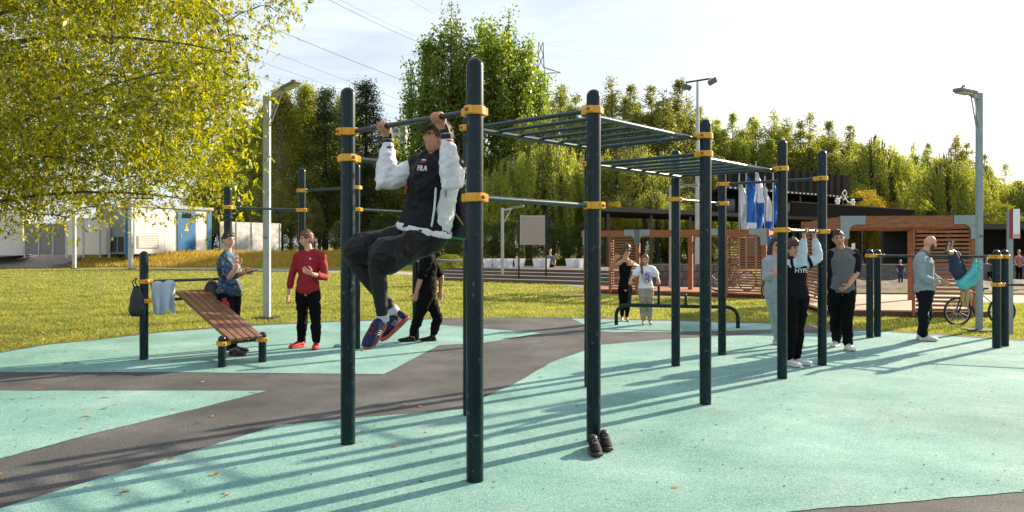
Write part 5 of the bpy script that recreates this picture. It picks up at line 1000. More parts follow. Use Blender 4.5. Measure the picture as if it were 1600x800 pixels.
# --- far figures
def tiny(label, px, py, h, top_m, leg_m, hair_m, D=None, seated=False):
    g = G(px, py) if D is None else V(((px - 800) * D / F, D, H - (py - HY) * D / F)); k = h / 1.7; t = thing('person', g, label, 'person', 'far visitors'); b = MB()
    P_ = lambda x, z, y=0: g + V((x, y, z)) * k
    if seated: hip = P_(0, .45, .2); kn = [P_(s * .1, .48, -.2) for s in (-1, 1)]
    else: hip = P_(0, .85); kn = [P_(s * .09, .46, -.03) for s in (-1, 1)]
    tp = hip + up * .55 * k
    b.loft([(lerp(hip, tp, x), V((w_, 0, 0)) * k, V((0, d_, 0)) * k) for x, w_, d_ in ((-.15, .1, .08), (0, .15, .11), (.4, .13, .1), (.85, .18, .11), (1, .06, .06))], 12); b.tube([tp, tp + up * .12 * k], .05 * k, 8); b.ell(tp + up * .2 * k, (.075 * k, .09 * k, .115 * k))
    for i, s in enumerate((-1, 1)): b.tube([hip + V((s * .09 * k, 0, 0)), kn[i], P_(s * .09, .06, -.2 if seated else 0), P_(s * .1, .03, -.35 if seated else -.14)], [.08 * k, .055 * k, .04 * k, .035 * k], 8, rnd=True); b.tube([tp + V((s * .17 * k, 0, -.06 * k)), tp + V((s * .25 * k, -.03, -.3 * k)), tp + V((s * .22 * k, -.15 * k, -.5 * k))], [.05 * k, .042 * k, .03 * k], 8, rnd=True)
    link('body', remesh(b, .016, 2, org=g), SKIN, t)
    b = MB(); b.loft([(lerp(hip, tp, x), V((w_, 0, 0)) * k, V((0, d_, 0)) * k) for x, w_, d_ in ((-.05, .17, .13), (.4, .15, .12), (.85, .2, .13), (.97, .08, .08))], 12)
    for s in (-1, 1): b.tube([tp + V((s * .16 * k, 0, -.06 * k)), tp + V((s * .22 * k, -.02, -.22 * k))], .06 * k, 8, rnd=True)
    link('shirt', remesh(b, .016, 2, org=g), top_m, t); b = MB()
    for i, s in enumerate((-1, 1)): b.tube([hip + V((s * .085 * k, 0, 0)), kn[i], P_(s * .09, .12, -.18 if seated else 0)], [.1 * k, .07 * k, .055 * k], 8, rnd=True)
    link('trousers', remesh(b, .016, 2, org=g), leg_m, t); MB().ell(tp + V((0, .015, .225)) * 1 * 1 - up * .225 + up * .225 * k, (.085 * k, .095 * k, .1 * k)).build('hair', hair_m, t)
tiny('small far child in navy bib walking on the sand', 1407, 446, .98, mat('navy_bib', (.015, .02, .07), .8), mat('navy_bib', (.015, .02, .07), .8), HGN)
tiny('far person in dark clothes seated on the terrace', 860, 430, 1.7, mat('grey_far_shirt', (.12, .13, .15), .8), BLKC, HDK, 37.3, True)
tiny('far person in pinkish clothes by the sand court at right edge', 1592, 441, 1.35, mat('dusty_pink', (.35, .14, .13), .8), BLKC, HBR)
tiny('far person in blue jacket sitting beyond the street lamp', 1545, 439, 1.3, mat('far_blue', (.02, .12, .4), .8), BLKC, HDK, None, True)
# ------------------------------------------------------------------ the man doing a pull up
def bar_pt(px):
    s_ = min(np.linspace(0, WID, 600), key=lambda q: abs(800 + F * (P1 + ww * q).x / (P1 + ww * q).y - px)); p = P1 + ww * s_; return V((p.x, p.y, 2.405))
gR, gL = bar_pt(599), bar_pt(684); DM = 5.35
def sw2(p): return (800 + F * p.x / p.y, HY + F * (H - p.z) / p.y, p.y - DM)
wR_ = gR + ee * .05 - up * .09; wL_ = gL + ee * .05 + V((.02, 0, -.10))
JN = mat('navy_windbreaker', (.0035, .004, .008), .55, var=.25, vs=14, spec=.2, bump=.35, bs=26, bd=.012); JW = mat('white_windbreaker', (.66, .69, .70), .5, var=.05, vs=14, bump=.4, bs=24, bd=.012)
SHT = mat('black_shorts_nylon', (.005, .0045, .0045), .42, spec=.26, var=.3, vs=14, bump=.8, bs=11, bd=.035); LEG = mat('charcoal_leggings', (.014, .016, .0165), .6, spec=.25, var=.2, vs=20, bump=.1, bs=300)
BLU = mat('blue_black_trainer', (.004, .016, .10), .5, vs=16, col2=(.004, .006, .014), spec=.3, bump=.3, bs=140); ORS = mat('orange_red_sole', (.48, .10, .05), .6, vs=24, col2=(.10, .03, .025)); RLC = mat('dark_red_lace', (.22, .01, .03), .7)
c = person('man in navy and white windbreaker doing a pull up on the bar', DM, dict(head=(684, 217, .04), hup=(.22, .12, 1), neck=(681, 248, .06), sR=(650, 262, .17), sL=(709, 264, -.10), eR=(601, 287, .10), wR=sw2(wR_), eL=(706, 291, -.24), wL=sw2(wL_), pelvis=(662, 362, .10), hR=(645, 366, .17), hL=(676, 370, .03), kR=(548, 399, .02), kL=(588, 408, -.16), aR=(613, 484, .08), aL=(598, 496, -.10), bR=(639, 497, .10), tR=(599, 535, .02), bL=(600, 507, -.06), tL=(572, 547, -.18)), 52, 1.0, 1.08, SKIN2, (68, 36), None,
    dict(mat=JN, smat=JW, sleeve=1.8, s0=.14, inf=.028, sinf=.026, send=.012, hem=.02, flare=.022, wr=.009), dict(mat=SHT, inf=.022, end=.072, wr=.009, len=.82, waist=.04, name='shorts'), (BLU, ORS, RLC, 1.12), dict(R=('grip', gR, ww, .019, 1), L=('grip', gL, ww, .019, 1)), .009)
t_ = c['t']; K = c['K']
cloth(c, 'leggings', LEG, lambda b: [c['leg'](b, q, .6, 1.93, .004) for q in 'RL'] and None, .009, .002)
cloth(c, 'jacket_hem', JW, lambda b: c['torso'](b, -.02, .075, .056), .009, .005)
for q in 'RL':
    a_, e_ = K['e' + q], K['w' + q]; d = (e_ - a_).normalized()
    for (x0, x1, m_, rr) in ((.74, .80, mat('cuff_navy', (.012, .014, .03), .8), .047), (.80, .835, mat('cuff_red', (.35, .02, .03), .8), .046), (.835, .86, JW, .045), (.86, .97, mat('cuff_navy', (.012, .014, .03), .8), .042)): cloth(c, 'cuff_band', m_, lambda b: b.tube([lerp(a_, e_, x0), lerp(a_, e_, x1)], rr, 14), .006, .001)
    g_ = gR if q == 'R' else gL; cloth(c, 'glove', mat('black_glove', (.012, .012, .013), .6, bump=.3, bs=90), lambda b: b.loft([(lerp(e_, g_ + ee * .022 - up * .02, x), ww * w_, (ee + up * .2) * th) for x, w_, th in ((-.28, .036, .034), (.1, .036, .030), (.5, .045, .027), (.92, .046, .024))], 14), .006, .001)
    cloth(c, 'wrist_strap', mat('strap_grey', (.4, .4, .4), .7), lambda b: b.tube([lerp(e_, a_, .02), lerp(e_, a_, .07)], .041, 14), .005, .0)
    h_, tt_, u_ = c['feet'][q]; an = K['a' + q]; dl = (K['k' + q] - an).normalized(); cloth(c, 'sock', mat('pale_sock', (.42, .46, .52), .9), lambda b: b.tube([an - dl * .03, an + dl * .018], [.046, .045], 14), .007, .001)
for q in 'RL':
    h_, tt_, u_ = c['feet'][q]; f_ = (tt_ - h_).normalized(); u2 = (u_ - f_ * u_.dot(f_)).normalized(); r_ = f_.cross(u2); Ls = (tt_ - h_).length
    for sd_ in (-1, 1):
        for k in range(3): part('shoe_stripe', mat('silver_stripe', (.32, .36, .42), .5), last_shoe[q], lambda b: b.tube([h_ + f_ * Ls * (.30 + .07 * k) + u2 * .03 + r_ * sd_ * .042, h_ + f_ * Ls * (.36 + .07 * k) + u2 * .055 + r_ * sd_ * .040, h_ + f_ * Ls * (.40 + .07 * k) + u2 * .078 + r_ * sd_ * .030], .0032, 5))
    part('midsole', ORS, last_shoe[q], lambda b: b.loft([(h_ + f_ * Ls * a + u2 * z, r_ * w2, u2 * .017) for a, w2, z in ((-.03, .02, .012), (.05, .036, .008), (.3, .040, .006), (.6, .049, .008), (.85, .047, .012), (.98, .03, .022), (1.03, .012, .03))], 14))
# side panels and piping of the jacket
sp_ = c['spine']; sa = c['sa']; n_f = (sp_(.6) - sp_(.5)).normalized().cross(sa).normalized(); n_f = n_f if n_f.dot(c['fw']) > 0 else -n_f
cloth(c, 'side_panel', JW, lambda b: b.loft([(sp_(x) - sa * (.165 * 1.08) - n_f * .015, sa * .045, n_f * .075) for x in (-.02, .2, .45, .68)], 14), .008, .006)
cloth(c, 'side_panel', JW, lambda b: b.loft([(sp_(x) + sa * (.165 * 1.08) - n_f * .02, sa * .04, n_f * .065) for x in (-.02, .2, .45, .68)], 14), .008, .006)
cloth(c, 'piping', JW, lambda b: b.tube([sp_(x) - sa * (.165 + .01 * math.sin(x * 6)) + n_f * (.085 + .02 * x) for x in (0, .15, .3, .45, .6)], .009, 8), .005, 0)
for k in (-1, 1): cloth(c, 'shoulder_panel', JW, lambda b: b.tube([sp_(.985) + sa * k * .05 + n_f * .005, K['sR' if k > 0 else 'sL'] + up * .035 - sa * k * .02], [.05, .052], 12), .008, .004)
cloth(c, 'collar', JN, lambda b: b.tube([sp_(.95), sp_(1.0) + (c['hc'] - sp_(1)) * .22], [.088, .078], 14), .008, .003)
part('zip_pull', mat('red_zip', (.5, .03, .02), .5), t_, lambda q: q.tube([sp_(.58) + n_f * .172 + sa * .06, sp_(.48) + n_f * .172 + sa * .065], .006, 6))
lg = sp_(.83) + n_f * .158 - sa * .055; tdir = (sp_(.9) - sp_(.7)).normalized()
put_text('FILA', .055, lg, -sa, tdir, WHITE, t_, 'jacket_lettering', .004)
part('jacket_emblem', mat('emblem_red', (.45, .03, .04), .6), t_, lambda q: q.beam(lg + tdir * .045 + sa * .022, lg + tdir * .045 - sa * .022, .012, .008, up=tdir)); part('jacket_emblem', WHITE, t_, lambda q: q.beam(lg + tdir * .06 + sa * .015, lg + tdir * .06 - sa * .022, .012, .008, up=tdir))
# cap
CAP = mat('dark_striped_cap', (.03, .02, .018), .75, vs=30, col2=(.10, .07, .055), stretch=(1, 1, 4))
hair_mesh(t_, c['hc'], c['hf'], c['hu'], 1.0, CAP, .02, (.04, -.004, -.05), 3, .014).name = 'cap'
hc, hf, hu, hr = c['hc'], c['hf'], c['hu'], c['hr']
o = MB().loft([(hc + hf * y + hu * z, hr * w_, hu * .006) for y, z, w_ in ((.07, .064, .07), (.11, .058, .072), (.145, .046, .062), (.165, .036, .035))], 14).build('cap_peak', CAP, t_)
part('ear', SKIN2, t_, lambda q: q.ell(hc - hr * .078 - hf * .005 - hu * .01, (.012, .022, .034), M((hr, hf, hu)).transposed()))
# green drawstring bag on his back
GRN = mat('green_nylon', (.01, .22, .07), .5, var=.15, vs=20, bump=.3, bs=30, bd=.01)
bc_ = sp_(.35) - n_f * .23 - sa * .08; gb = thing('drawstring_bag', bc_ - up * .25, 'green and black drawstring bag on the hanging man\'s back', 'bag')
o = MB().loft([(bc_ + up * z, sa * w_, n_f * d_) for z, w_, d_ in ((.24, .05, .03), (.2, .12, .05), (.05, .17, .075), (-.1, .18, .085), (-.19, .16, .06), (-.22, .1, .03))], 16).build('bag_body', [GRN], gb); md = o.modifiers.new('s', 'SUBSURF'); md.levels = md.render_levels = 1
part('back_panel', NYL, gb, lambda q: q.loft([(bc_ + n_f * .045 + up * z, sa * w_, n_f * .05) for z, w_ in ((.2, .11), (.05, .15), (-.12, .155), (-.2, .13))], 14))
for k in (-1, 1): part('cord', mat('olive_cord', (.30, .25, .08), .8), gb, lambda q: q.tube([bc_ + up * .22, K['sL' if k < 0 else 'sR'] + up * .07 - n_f * .04, K['sL' if k < 0 else 'sR'] + n_f * .08 - up * .1, sp_(.45) - sa * .20 * -k + n_f * .02, bc_ - up * .17 + sa * k * .12], .006, 6))
# ------------------------------------------------------------------ trees
def leaf_quads(C, s, droop, rg, wide=.3):
    n = len(C); d = rg.normal(size=(n, 3)); d /= np.linalg.norm(d, axis=1)[:, None]; d[:, 2] -= droop; d /= np.linalg.norm(d, axis=1)[:, None]
    q = rg.normal(size=(n, 3)); e = np.cross(d, q); e /= np.linalg.norm(e, axis=1)[:, None] + 1e-9; m_ = np.cross(d, e); s = s[:, None]
    return np.stack([C, C + d * s * .5 + e * s * wide + m_ * s * .06, C + d * s, C + d * s * .5 - e * s * wide + m_ * s * .06], 1).reshape(-1, 3)
def crown_mesh(name, C, s, droop, rg, m_, wide=.3):
    v = leaf_quads(C, s, droop, rg, wide); me = mesh_np(name, v, np.arange(len(v)).reshape(-1, 4)); me.materials.append(m_); return me
BARK = mat('grey_bark', (.10, .085, .07), .9, var=.35, vs=6, bump=.6, bs=20, bd=.03); BARKW = mat('birch_bark', (.42, .40, .36), .8, vs=5, col2=(.10, .09, .08), stretch=(1, 1, 3)); BARKD = mat('dark_bark', (.045, .035, .028), .9, var=.3, vs=6, bump=.5, bs=20)
LM = {'poplar': leafmat('poplar_leaf', [(0.072, 0.126, 0.014), (0.156, 0.227, 0.029), (0.252, 0.328, 0.046), (0.360, 0.416, 0.072), (0.108, 0.176, 0.020)], .48, .32),
      'birch': leafmat('birch_leaf', [(0.096, 0.139, 0.018), (0.192, 0.239, 0.031), (0.312, 0.315, 0.046), (0.432, 0.353, 0.054), (0.144, 0.189, 0.024)], .48),
      'willow': leafmat('willow_leaf', [(0.120, 0.164, 0.022), (0.228, 0.271, 0.036), (0.336, 0.347, 0.060), (0.432, 0.403, 0.084), (0.168, 0.214, 0.030)], .48),
      'aspen': leafmat('aspen_leaf', [(0.108, 0.145, 0.024), (0.204, 0.239, 0.042), (0.300, 0.315, 0.066), (0.396, 0.365, 0.072), (0.156, 0.189, 0.034)], .48),
      'larch': leafmat('larch_needle', [(0.024, 0.048, 0.012), (0.054, 0.088, 0.017), (0.084, 0.120, 0.024)], .25),
      'shrub': leafmat('shrub_leaf', [(0.096, 0.113, 0.014), (0.180, 0.202, 0.024), (0.240, 0.252, 0.036), (0.324, 0.296, 0.048), (0.120, 0.151, 0.018)], .45),
      'young': leafmat('young_leaf', [(.11, .13, .02), (.20, .20, .04), (.28, .25, .06), (.15, .16, .03)], .45),
      'yellow': leafmat('yellow_leaf', [(.24, .19, .02), (.38, .27, .03), (.30, .20, .02), (.16, .16, .02)], .45),
      'dark': leafmat('dark_shrub_leaf', [(0.036, 0.057, 0.010), (0.072, 0.107, 0.016), (0.120, 0.151, 0.024)], .4)}
def proto(kind, seed):
    rg = np.random.default_rng(seed); rnd = random.Random(seed); tb = MB(); Hh = 10.; cl = []; bark = BARK; ls = .115; droop = .4; npc = 60; wide = .3
    if kind == 'poplar':
        leaders = [(0, 0, 10)] + [(1.1 * math.cos(a) * rnd.uniform(.6, 1.2), 1.1 * math.sin(a) * rnd.uniform(.6, 1.2), rnd.uniform(7.2, 9.6)) for a in np.arange(0, 6.2, 1.05)]
        for lx, ly, lh in leaders:
            tb.tube([V((0, 0, 0)), V((lx * .2, ly * .2, 2.0)), V((lx * .8, ly * .8, 4.5)), V((lx, ly, lh))], [.17, .11, .07, .012], 6)
            for k in range(42):
                z = rnd.uniform(1.4, lh); f_ = (z - 1.2) / (lh - 1.2); rr = 1.0 * math.sin(min(1, f_ * 1.15 + .12) * math.pi) ** .6 * (1.05 - .6 * f_); a = rnd.uniform(0, 6.28); q = rnd.uniform(.25, 1) * rr; t_ = min(1, z / 4.5) if z < 4.5 else 1
                b0_ = V((lx * (.2 + .8 * t_), ly * (.2 + .8 * t_), z - q * .9)); p = V((b0_.x + q * math.cos(a), b0_.y + q * math.sin(a), z)); cl.append((p, .26)); tb.tube([b0_, p], [.022, .006], 4)
        npc = 62; ls = .15; droop = .2
    elif kind == 'aspen':
        leaders = [(.4, .2, 9.3), (-.5, .3, 10.), (.2, -.6, 9.7)]
        for a in np.arange(0, 6.2, .7): q_ = rnd.uniform(.7, 2.1); leaders.append((q_ * math.cos(a), q_ * math.sin(a), 10 - q_ * .95 - rnd.uniform(0, 1.5)))
        for lx, ly, lh in leaders:
            tb.tube([V((0, 0, 0)), V((lx * .25, ly * .25, 2.0)), V((lx * .8, ly * .8, 4.5)), V((lx, ly, lh))], [.12, .07, .05, .008], 5); z0_ = rnd.uniform(.8, 3)
            for k in range(95):
                f_ = rnd.random() ** .9; z = lerp(z0_, lh, f_); rr = 1.02 * math.sin(math.pi * min(1, f_ * .78 + .22)) ** .85; a = rnd.uniform(0, 6.28); q = rnd.random() ** .6 * rr; t_ = float(np.interp(z, [0, 2, 4.5, lh], [0, .25, .8, 1])); p = V((lx * t_ + q * math.cos(a), ly * t_ + q * math.sin(a), z)); cl.append((p, .13 + .13 * (1 - f_)))
                if k % 3 == 0: tb.tube([V((lx * t_, ly * t_, max(.5, z - q * 1.6))), p], [.016, .004], 4)
        npc = 36; ls = .15; droop = -.45; wide = .18
    elif kind == 'birch':
        tb.tube([V((0, 0, 0)), V((.1, .05, 4)), V((0, .1, 7)), V((.1, 0, 10))], [.13, .09, .05, .01], 7); bark = BARKW
        for k in range(240):
            z = rnd.uniform(1.8, 9.9); f_ = (z - 1.6) / 8.4; rr = 3.1 * math.sin(min(1, f_ * .9 + .1) * math.pi) ** .7 * (1.2 - 1.0 * f_) + .12; a = rnd.uniform(0, 6.28); q = rnd.uniform(.2, 1) ** .7 * rr; p = V((q * math.cos(a), q * math.sin(a), z)); cl.append((p, .3)); tb.tube([V((.08, .05, max(.8, z - q * 1.1))), p * .5 + V((0, 0, z * .5 + .1)), p], [.022, .014, .004], 4)
        npc = 90; ls = .13; droop = .9
    elif kind == 'willow':
        tb.tube([V((0, 0, 0)), V((.2, 0, 2)), V((.1, .1, 4.5))], [.3, .22, .14], 8)
        for k in range(150):
            a = rnd.uniform(0, 6.28); q = 3.6 * rnd.random() ** .6; z = 9.6 - .33 * q * q * rnd.uniform(.6, 1.1) + rnd.uniform(-1, .3); p = V((q * math.cos(a), q * math.sin(a), z)); tb.tube([V((.1, .1, 3.5 + rnd.random())), p * .55 + V((0, 0, z * .5)), p], [.05, .03, .008], 4); cl.append((p, .28))
            ln = rnd.uniform(1.5, 5.2) * min(1, .45 + q / 4); 
            for j in range(int(ln / .33)): cl.append((p + V((rnd.gauss(0, .06) + .04 * j * math.cos(a), rnd.gauss(0, .06) + .04 * j * math.sin(a), -.33 * (j + 1))), .14))
        npc = 26; ls = .16; droop = 2.2; wide = .17
    elif kind == 'larch':
        tb.tube([V((0, 0, 0)), V((0, 0, 10))], [.14, .01], 7); bark = BARKD
        for k in range(240):
            z = 1.2 + 8.7 * rnd.random() ** .8; rr = (10.2 - z) * .27 + .1; a = rnd.uniform(0, 6.28); q = rnd.uniform(.15, 1) * rr; p = V((q * math.cos(a), q * math.sin(a), z - q * .18)); cl.append((p, .2)); tb.tube([V((0, 0, z)), p], [.018, .004], 4)
        npc = 75; ls = .11; droop = .6; wide = .2
    elif kind in ('shrub', 'yellow', 'dark'):
        for k in range(6): a = k * 1.05; tb.tube([V((0, 0, 0)), V((.5 * math.cos(a), .5 * math.sin(a), 3)), V((1.8 * math.cos(a), 1.8 * math.sin(a), 6.5))], [.16, .1, .02], 5)
        for k in range(260):
            a = rnd.uniform(0, 6.28); z = rnd.uniform(.7, 9.8); rr = 3.4 * math.sqrt(max(.02, 1 - ((z - 4.2) / 5.9) ** 2)) * (1 + .25 * math.sin(a * 3 + seed) * math.sin(z * .9)); q = rr * rnd.uniform(.35, 1) ** .5; cl.append((V((q * math.cos(a), q * math.sin(a), z)), .42))
        npc = 75; ls = .19; droop = .4; bark = BARKD
    elif kind == 'young':
        tb.tube([V((0, 0, 0)), V((.05, 0, 4)), V((0, .05, 9.5))], [.10, .08, .02], 6)
        for k in range(110):
            z = rnd.uniform(3.2, 10); rr = 1.75 * math.sin(min(1, (z - 2.9) / 7.2 + .05) * math.pi) ** .7 + .1; a = rnd.uniform(0, 6.28); q = rr * rnd.random() ** .6; p = V((q * math.cos(a), q * math.sin(a), z)); cl.append((p, .3)); tb.tube([V((0, 0, max(2.6, z - q * 1.5))), p], [.03, .008], 4)
        npc = 50; ls = .2; droop = .5; wide = .2
    P = np.repeat(np.array([c_[0][:] for c_ in cl]), npc, 0); rd = np.repeat(np.array([c_[1] for c_ in cl]), npc); P = P + rg.normal(size=P.shape) * rd[:, None] * (.75 if kind != 'willow' else .6)
    if kind == 'willow': P[:, 2] += rg.normal(size=len(P)) * .12
    P[:, 2] = np.maximum(P[:, 2], .15)
    cm = crown_mesh('crown', P, rg.uniform(.6, 1.25, len(P)) * ls, droop, rg, LM[kind], wide); tm = tb.mesh('trunk'); tm.materials.append(bark); return tm, cm
PR = {k: [proto(k, 10 * i + j) for j in range(nn)] for i, (k, nn) in enumerate((('poplar', 2), ('aspen', 3), ('birch', 3), ('willow', 2), ('larch', 1), ('shrub', 2), ('young', 1), ('yellow', 1), ('dark', 1)))}
ORD = 'first second third fourth fifth sixth seventh eighth ninth tenth eleventh twelfth thirteenth fourteenth fifteenth sixteenth seventeenth eighteenth nineteenth twentieth'.split()
WIDE = dict(aspen=1.15, birch=1.1, willow=1.12, larch=1.35, poplar=.95)
def plant(kind, items, noun, where, cat, group):
    items = sorted(items)
    for i, (px, ty, D, wf) in enumerate(items):
        x = (px - 800) * D / F; z0 = terr(x, D); h = H + (HY - ty) * D / F - z0; rnd = random.Random(px * 7 + int(D)); tm, cm = PR[kind][rnd.randrange(len(PR[kind]))]
        t = thing(kind + '_tree' if cat == 'tree' else 'shrub', V((x, D, z0)), '%s, %s from the left %s' % (noun, ORD[i], where) if len(items) > 1 else '%s %s' % (noun, where), cat, group); s = h / 10.; wf *= WIDE.get(kind, 1); t.scale = (s * wf, s * wf, s); t.rotation_euler = (0, 0, rnd.uniform(0, 6.28))
        for nm, me in (('trunk', tm), ('crown', cm)): o = bpy.data.objects.new(nm, me); COL.objects.link(o); o.parent = t
plant('poplar', [(668, 62, 90, 1.0), (705, 2, 88, 1.0), (752, 30, 94, 1.0), (795, 12, 90, 1.05), (826, 60, 92, .9)], 'tall glossy green poplar', 'in the clump beside the pylon', 'tree', 'tall poplars')
plant('birch', [(345, 225, 86, 1.1), (372, 190, 84, 1), (405, 195, 92, 1), (440, 140, 84, .9), (478, 135, 88, .9), (610, 215, 98, 1), (540, 150, 100, 1), (455, 175, 100, 1.2), (420, 165, 98, 1.1), (500, 180, 99, 1.2)], 'loose birch', 'in the wood between maple and poplars', 'tree', 'birches on the left')
plant('larch', [(508, 138, 86, 1.1), (540, 170, 92, 1.1), (572, 128, 86, 1.2), (388, 240, 90, 1.2)], 'dark narrow larch', 'in the wood between maple and poplars', 'tree', 'larches')
plant('aspen', [(862, 158, 82, 1.0), (885, 132, 72, 1.1), (925, 165, 78, 1.1), (965, 126, 72, 1.1), (1000, 160, 80, 1.1), (1040, 126, 74, 1.2), (1078, 160, 80, 1.1), (1130, 180, 84, 1.0), (1190, 176, 84, 1.2), (1250, 178, 86, 1.2), (1308, 192, 90, 1.2), (1362, 218, 94, 1.1), (1440, 222, 92, .9), (1500, 212, 96, 1.0), (1556, 258, 92, 1.3)], 'feathery olive aspen', 'in the tree line right of the poplars', 'tree', 'aspens on the right')
plant('birch', [(905, 190, 86, 1.1), (990, 190, 88, 1.2), (1060, 190, 88, 1.2), (1105, 190, 88, 1.0), (1160, 205, 92, 1.1), (1222, 205, 90, 1.2), (1285, 215, 96, 1.2), (1335, 225, 96, 1.1), (1400, 245, 98, 1.2), (1470, 250, 99, 1.1)], 'loose rounded birch', 'behind the feathery trees on the right', 'tree', 'birches on the right')
plant('willow', [(800, 245, 62, .95), (862, 215, 60, 1.0), (925, 235, 64, 1), (985, 225, 62, 1.1), (1045, 235, 66, 1), (1105, 240, 64, 1.0), (1365, 215, 84, .95), (1410, 270, 84, 1), (1478, 240, 74, 1.0), (1535, 270, 78, 1.1), (1598, 285, 74, 1.2), (1280, 225, 86, 1), (965, 300, 58, 1.2), (1025, 295, 56, 1.2), (1085, 300, 58, 1.2), (1140, 300, 62, 1.1)], 'drooping willow', 'behind the playground', 'tree', 'willows')
plant('shrub', [(598, 240, 90, 1.1), (560, 262, 88, 1.1), (650, 250, 90, 1.1), (700, 265, 88, 1.1), (745, 275, 84, 1.0), (540, 300, 86, 1.1), (1330, 290, 80, 1.2), (1235, 285, 82, 1.2), (1630, 300, 72, 1.3), (1560, 320, 66, 1.2)], 'broad olive green bush', 'among the background trees', 'bush', 'olive bushes')
plant('dark', [(330, 290, 84, 1.4), (400, 320, 80, 1.5), (470, 320, 80, 1.5), (540, 345, 70, 1.6), (610, 330, 69, 1.5), (680, 325, 66, 1.6), (740, 345, 52, 1.7), (800, 345, 52, 1.7), (860, 350, 54, 1.7), (920, 350, 56, 1.7), (990, 350, 56, 1.7), (1060, 345, 60, 1.6), (1130, 340, 62, 1.6), (1440, 330, 74, 1.7), (1500, 335, 70, 1.7), (1600, 340, 66, 1.6), (1380, 330, 80, 1.6)], 'low dark bush', 'along the foot of the trees', 'bush', 'dark bushes')
plant('young', [(345, 300, 74, 1), (383, 272, 71, 1.15), (407, 285, 69, 1.0), (436, 285, 72, 1.1), (470, 300, 71, 1.1), (492, 312, 75, 1.1)], 'young pale leaved tree with thin trunk', 'behind the left lawn', 'tree', 'young trees')
plant('yellow', [(1352, 300, 66, .9), (1390, 318, 70, .8), (960, 318, 55, .7)], 'small yellow autumn tree', 'near the pavilion', 'tree', 'yellow trees')
plant('shrub', [(590, 395, 58, 2.2), (655, 397, 55, 2.4), (705, 398, 46, 2.6), (745, 402, 43, 2.6)], 'low clipped hedge bush', 'at the back edge of the lawn', 'bush', 'hedge bushes')
# ------------------------------------------------------------------ the maple leaning in from the left
MPL = leafmat('ash_maple_leaf', [(0.120, 0.158, 0.012), (0.210, 0.236, 0.016), (0.310, 0.310, 0.022), (0.440, 0.394, 0.040), (0.150, 0.184, 0.013), (0.060, 0.089, 0.008), (0.260, 0.278, 0.018), (0.500, 0.347, 0.040)], .46, .42, 0)
rg = np.random.default_rng(5); rnd = random.Random(5); base = V((-11.6, 14.6, 0)); mt = thing('maple_tree', base, 'large yellow green ash leaved maple hanging in from the left', 'tree'); ORG[mt] = base
ctr = np.array([-10.7, 14.2, 6.1]); rad = np.array([6.2, 3.6, 4.6]); pts = []
while len(pts) < 2000:
    q = rg.uniform(-1, 1, 3); e = abs(q[0]) ** 3.2 + abs(q[1]) ** 2.4 + abs(q[2]) ** 3.4
    if e > 1 or e < .05: continue
    p = ctr + q * rad; lump = NZ.noise(V(p) * .55) + .5 * NZ.noise(V(p) * 1.3)
    if lump < -.3 or p[0] < -13.6 or p[0] / p[1] > -.375 - .02 * math.sin(p[2] * 2.3): continue
    low = 2.2 + .35 * NZ.noise(V((p[0] * .8, p[1] * .6, 2))) + .16 * (p[0] + 9.5)
    if p[2] < low: continue
    pts.append(p)
for (px, py, D) in ((395, 14, 13), (415, 8, 13.1), (432, 18, 13.1), (440, 14, 13.2), (380, 60, 13.4), (385, 95, 13.2), (390, 130, 13.2), (388, 165, 13.6), (370, 205, 13.4), (368, 240, 13.2), (362, 275, 13.5), (356, 300, 13.2), (350, 322, 13.3), (340, 300, 13), (330, 318, 13.4), (345, 275, 13.1), (60, 336, 12.8), (105, 340, 13), (150, 322, 12.6), (240, 310, 12.9), (290, 300, 12.8)): pts.append(np.array(at(px, py, D)))
pts = np.array(pts); limbs = []; tb = MB()
def curve(a, b, sag, k=7): return [lerp(a, b, i / k) + up * (sag * 4 * (i / k) * (1 - i / k)) + V((.12 * NZ.noise(a + V((i, 0, 0))), .12 * NZ.noise(b + V((0, i, 0))), 0)) for i in range(k + 1)]
tr = [base, base + V((.1, 0, 1.6)), base + V((.35, -.1, 3.4)), base + V((.3, 0, 6.0)), base + V((.6, 0, 9.0))]; tb.tube(tr, [.34, .27, .22, .15, .05], 12); samples = [(p, .1) for p in catmull(tr, 6)]
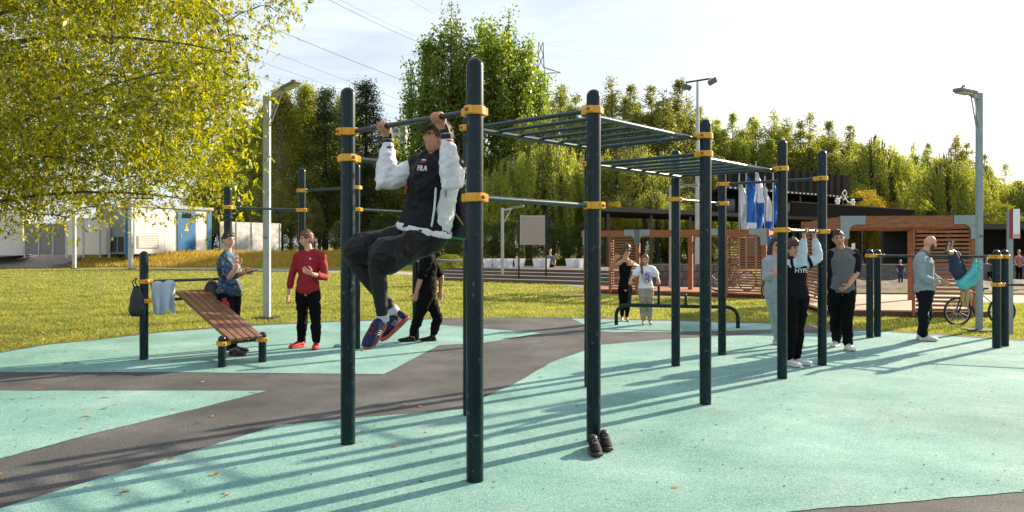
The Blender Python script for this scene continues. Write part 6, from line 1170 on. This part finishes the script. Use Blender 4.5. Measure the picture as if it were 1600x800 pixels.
for i in range(30):
    e = V(pts[rg.integers(len(pts))]); z = min(7.5, max(2.0, e.z - rnd.uniform(-.4, 2.2))); a = lerp(tr[2], tr[3], (z - 3.4) / 2.6) if z > 3.4 else lerp(tr[1], tr[2], (z - 1.6) / 1.8); cv = curve(a, e, rnd.uniform(.15, .6)); r0 = rnd.uniform(.03, .06); tb.tube(cv, [r0 * (1 - .85 * k / 7) for k in range(8)], 7); samples += [(p, 0) for p in cv[2:]]
SP = np.array([s_[0][:] for s_ in samples])
order = np.argsort([np.min(np.linalg.norm(SP - p, axis=1)) for p in pts]); allp = SP.copy(); 
for i in order:
    p = pts[i]; dd_ = np.linalg.norm(allp - p, axis=1); j = int(np.argmin(dd_ + .3 * (allp[:, 2] > p[2] + .3))); a = V(allp[j]); b = V(p)
    if dd_[j] > .05: m_ = lerp(a, b, .5) + up * .08 * dd_[j]; tb.tube([a, m_, b], [.014, .009, .004], 4); allp = np.vstack([allp, np.array([m_[:], b[:]])])
tb.build('trunk', BARK, mt)
npc = 30; C = np.repeat(pts, npc, 0) + rg.normal(size=(len(pts) * npc, 3)) * np.array([.24, .24, .22]); C[:, 2] = np.maximum(C[:, 2], 1.7)
# compound leaves: three to five drooping leaflets on a stalk
n = len(C); d = rg.normal(size=(n, 3)); d[:, 2] -= .5; d /= np.linalg.norm(d, axis=1)[:, None]; e = np.cross(d, rg.normal(size=(n, 3))); e /= np.linalg.norm(e, axis=1)[:, None]; V_ = []
for k, (fa, fs, ff) in enumerate(((.11, 0, 1), (.06, .8, .75), (.06, -.8, .75), (.02, .9, .55), (.02, -.9, .55))):
    s = rg.uniform(.055, .13, n)[:, None] * ff; dl = d + e * fs; dl[:, 2] -= .35; dl /= np.linalg.norm(dl, axis=1)[:, None]; el = np.cross(dl, np.cross(dl, e) + rg.normal(size=(n, 3)) * .3); el /= np.linalg.norm(el, axis=1)[:, None]; nl = np.cross(dl, el); o_ = C + d * fa
    V_.append(np.stack([o_, o_ + dl * s * .45 + el * s * .24 + nl * s * .07, o_ + dl * s, o_ + dl * s * .45 - el * s * .24 + nl * s * .07], 1).reshape(-1, 3))
v = np.concatenate(V_) - np.array(base[:]); me = mesh_np('crown', v, np.arange(len(v)).reshape(-1, 4)); link('crown', me, MPL, mt)
bpy.data.scenes.remove(TS_)
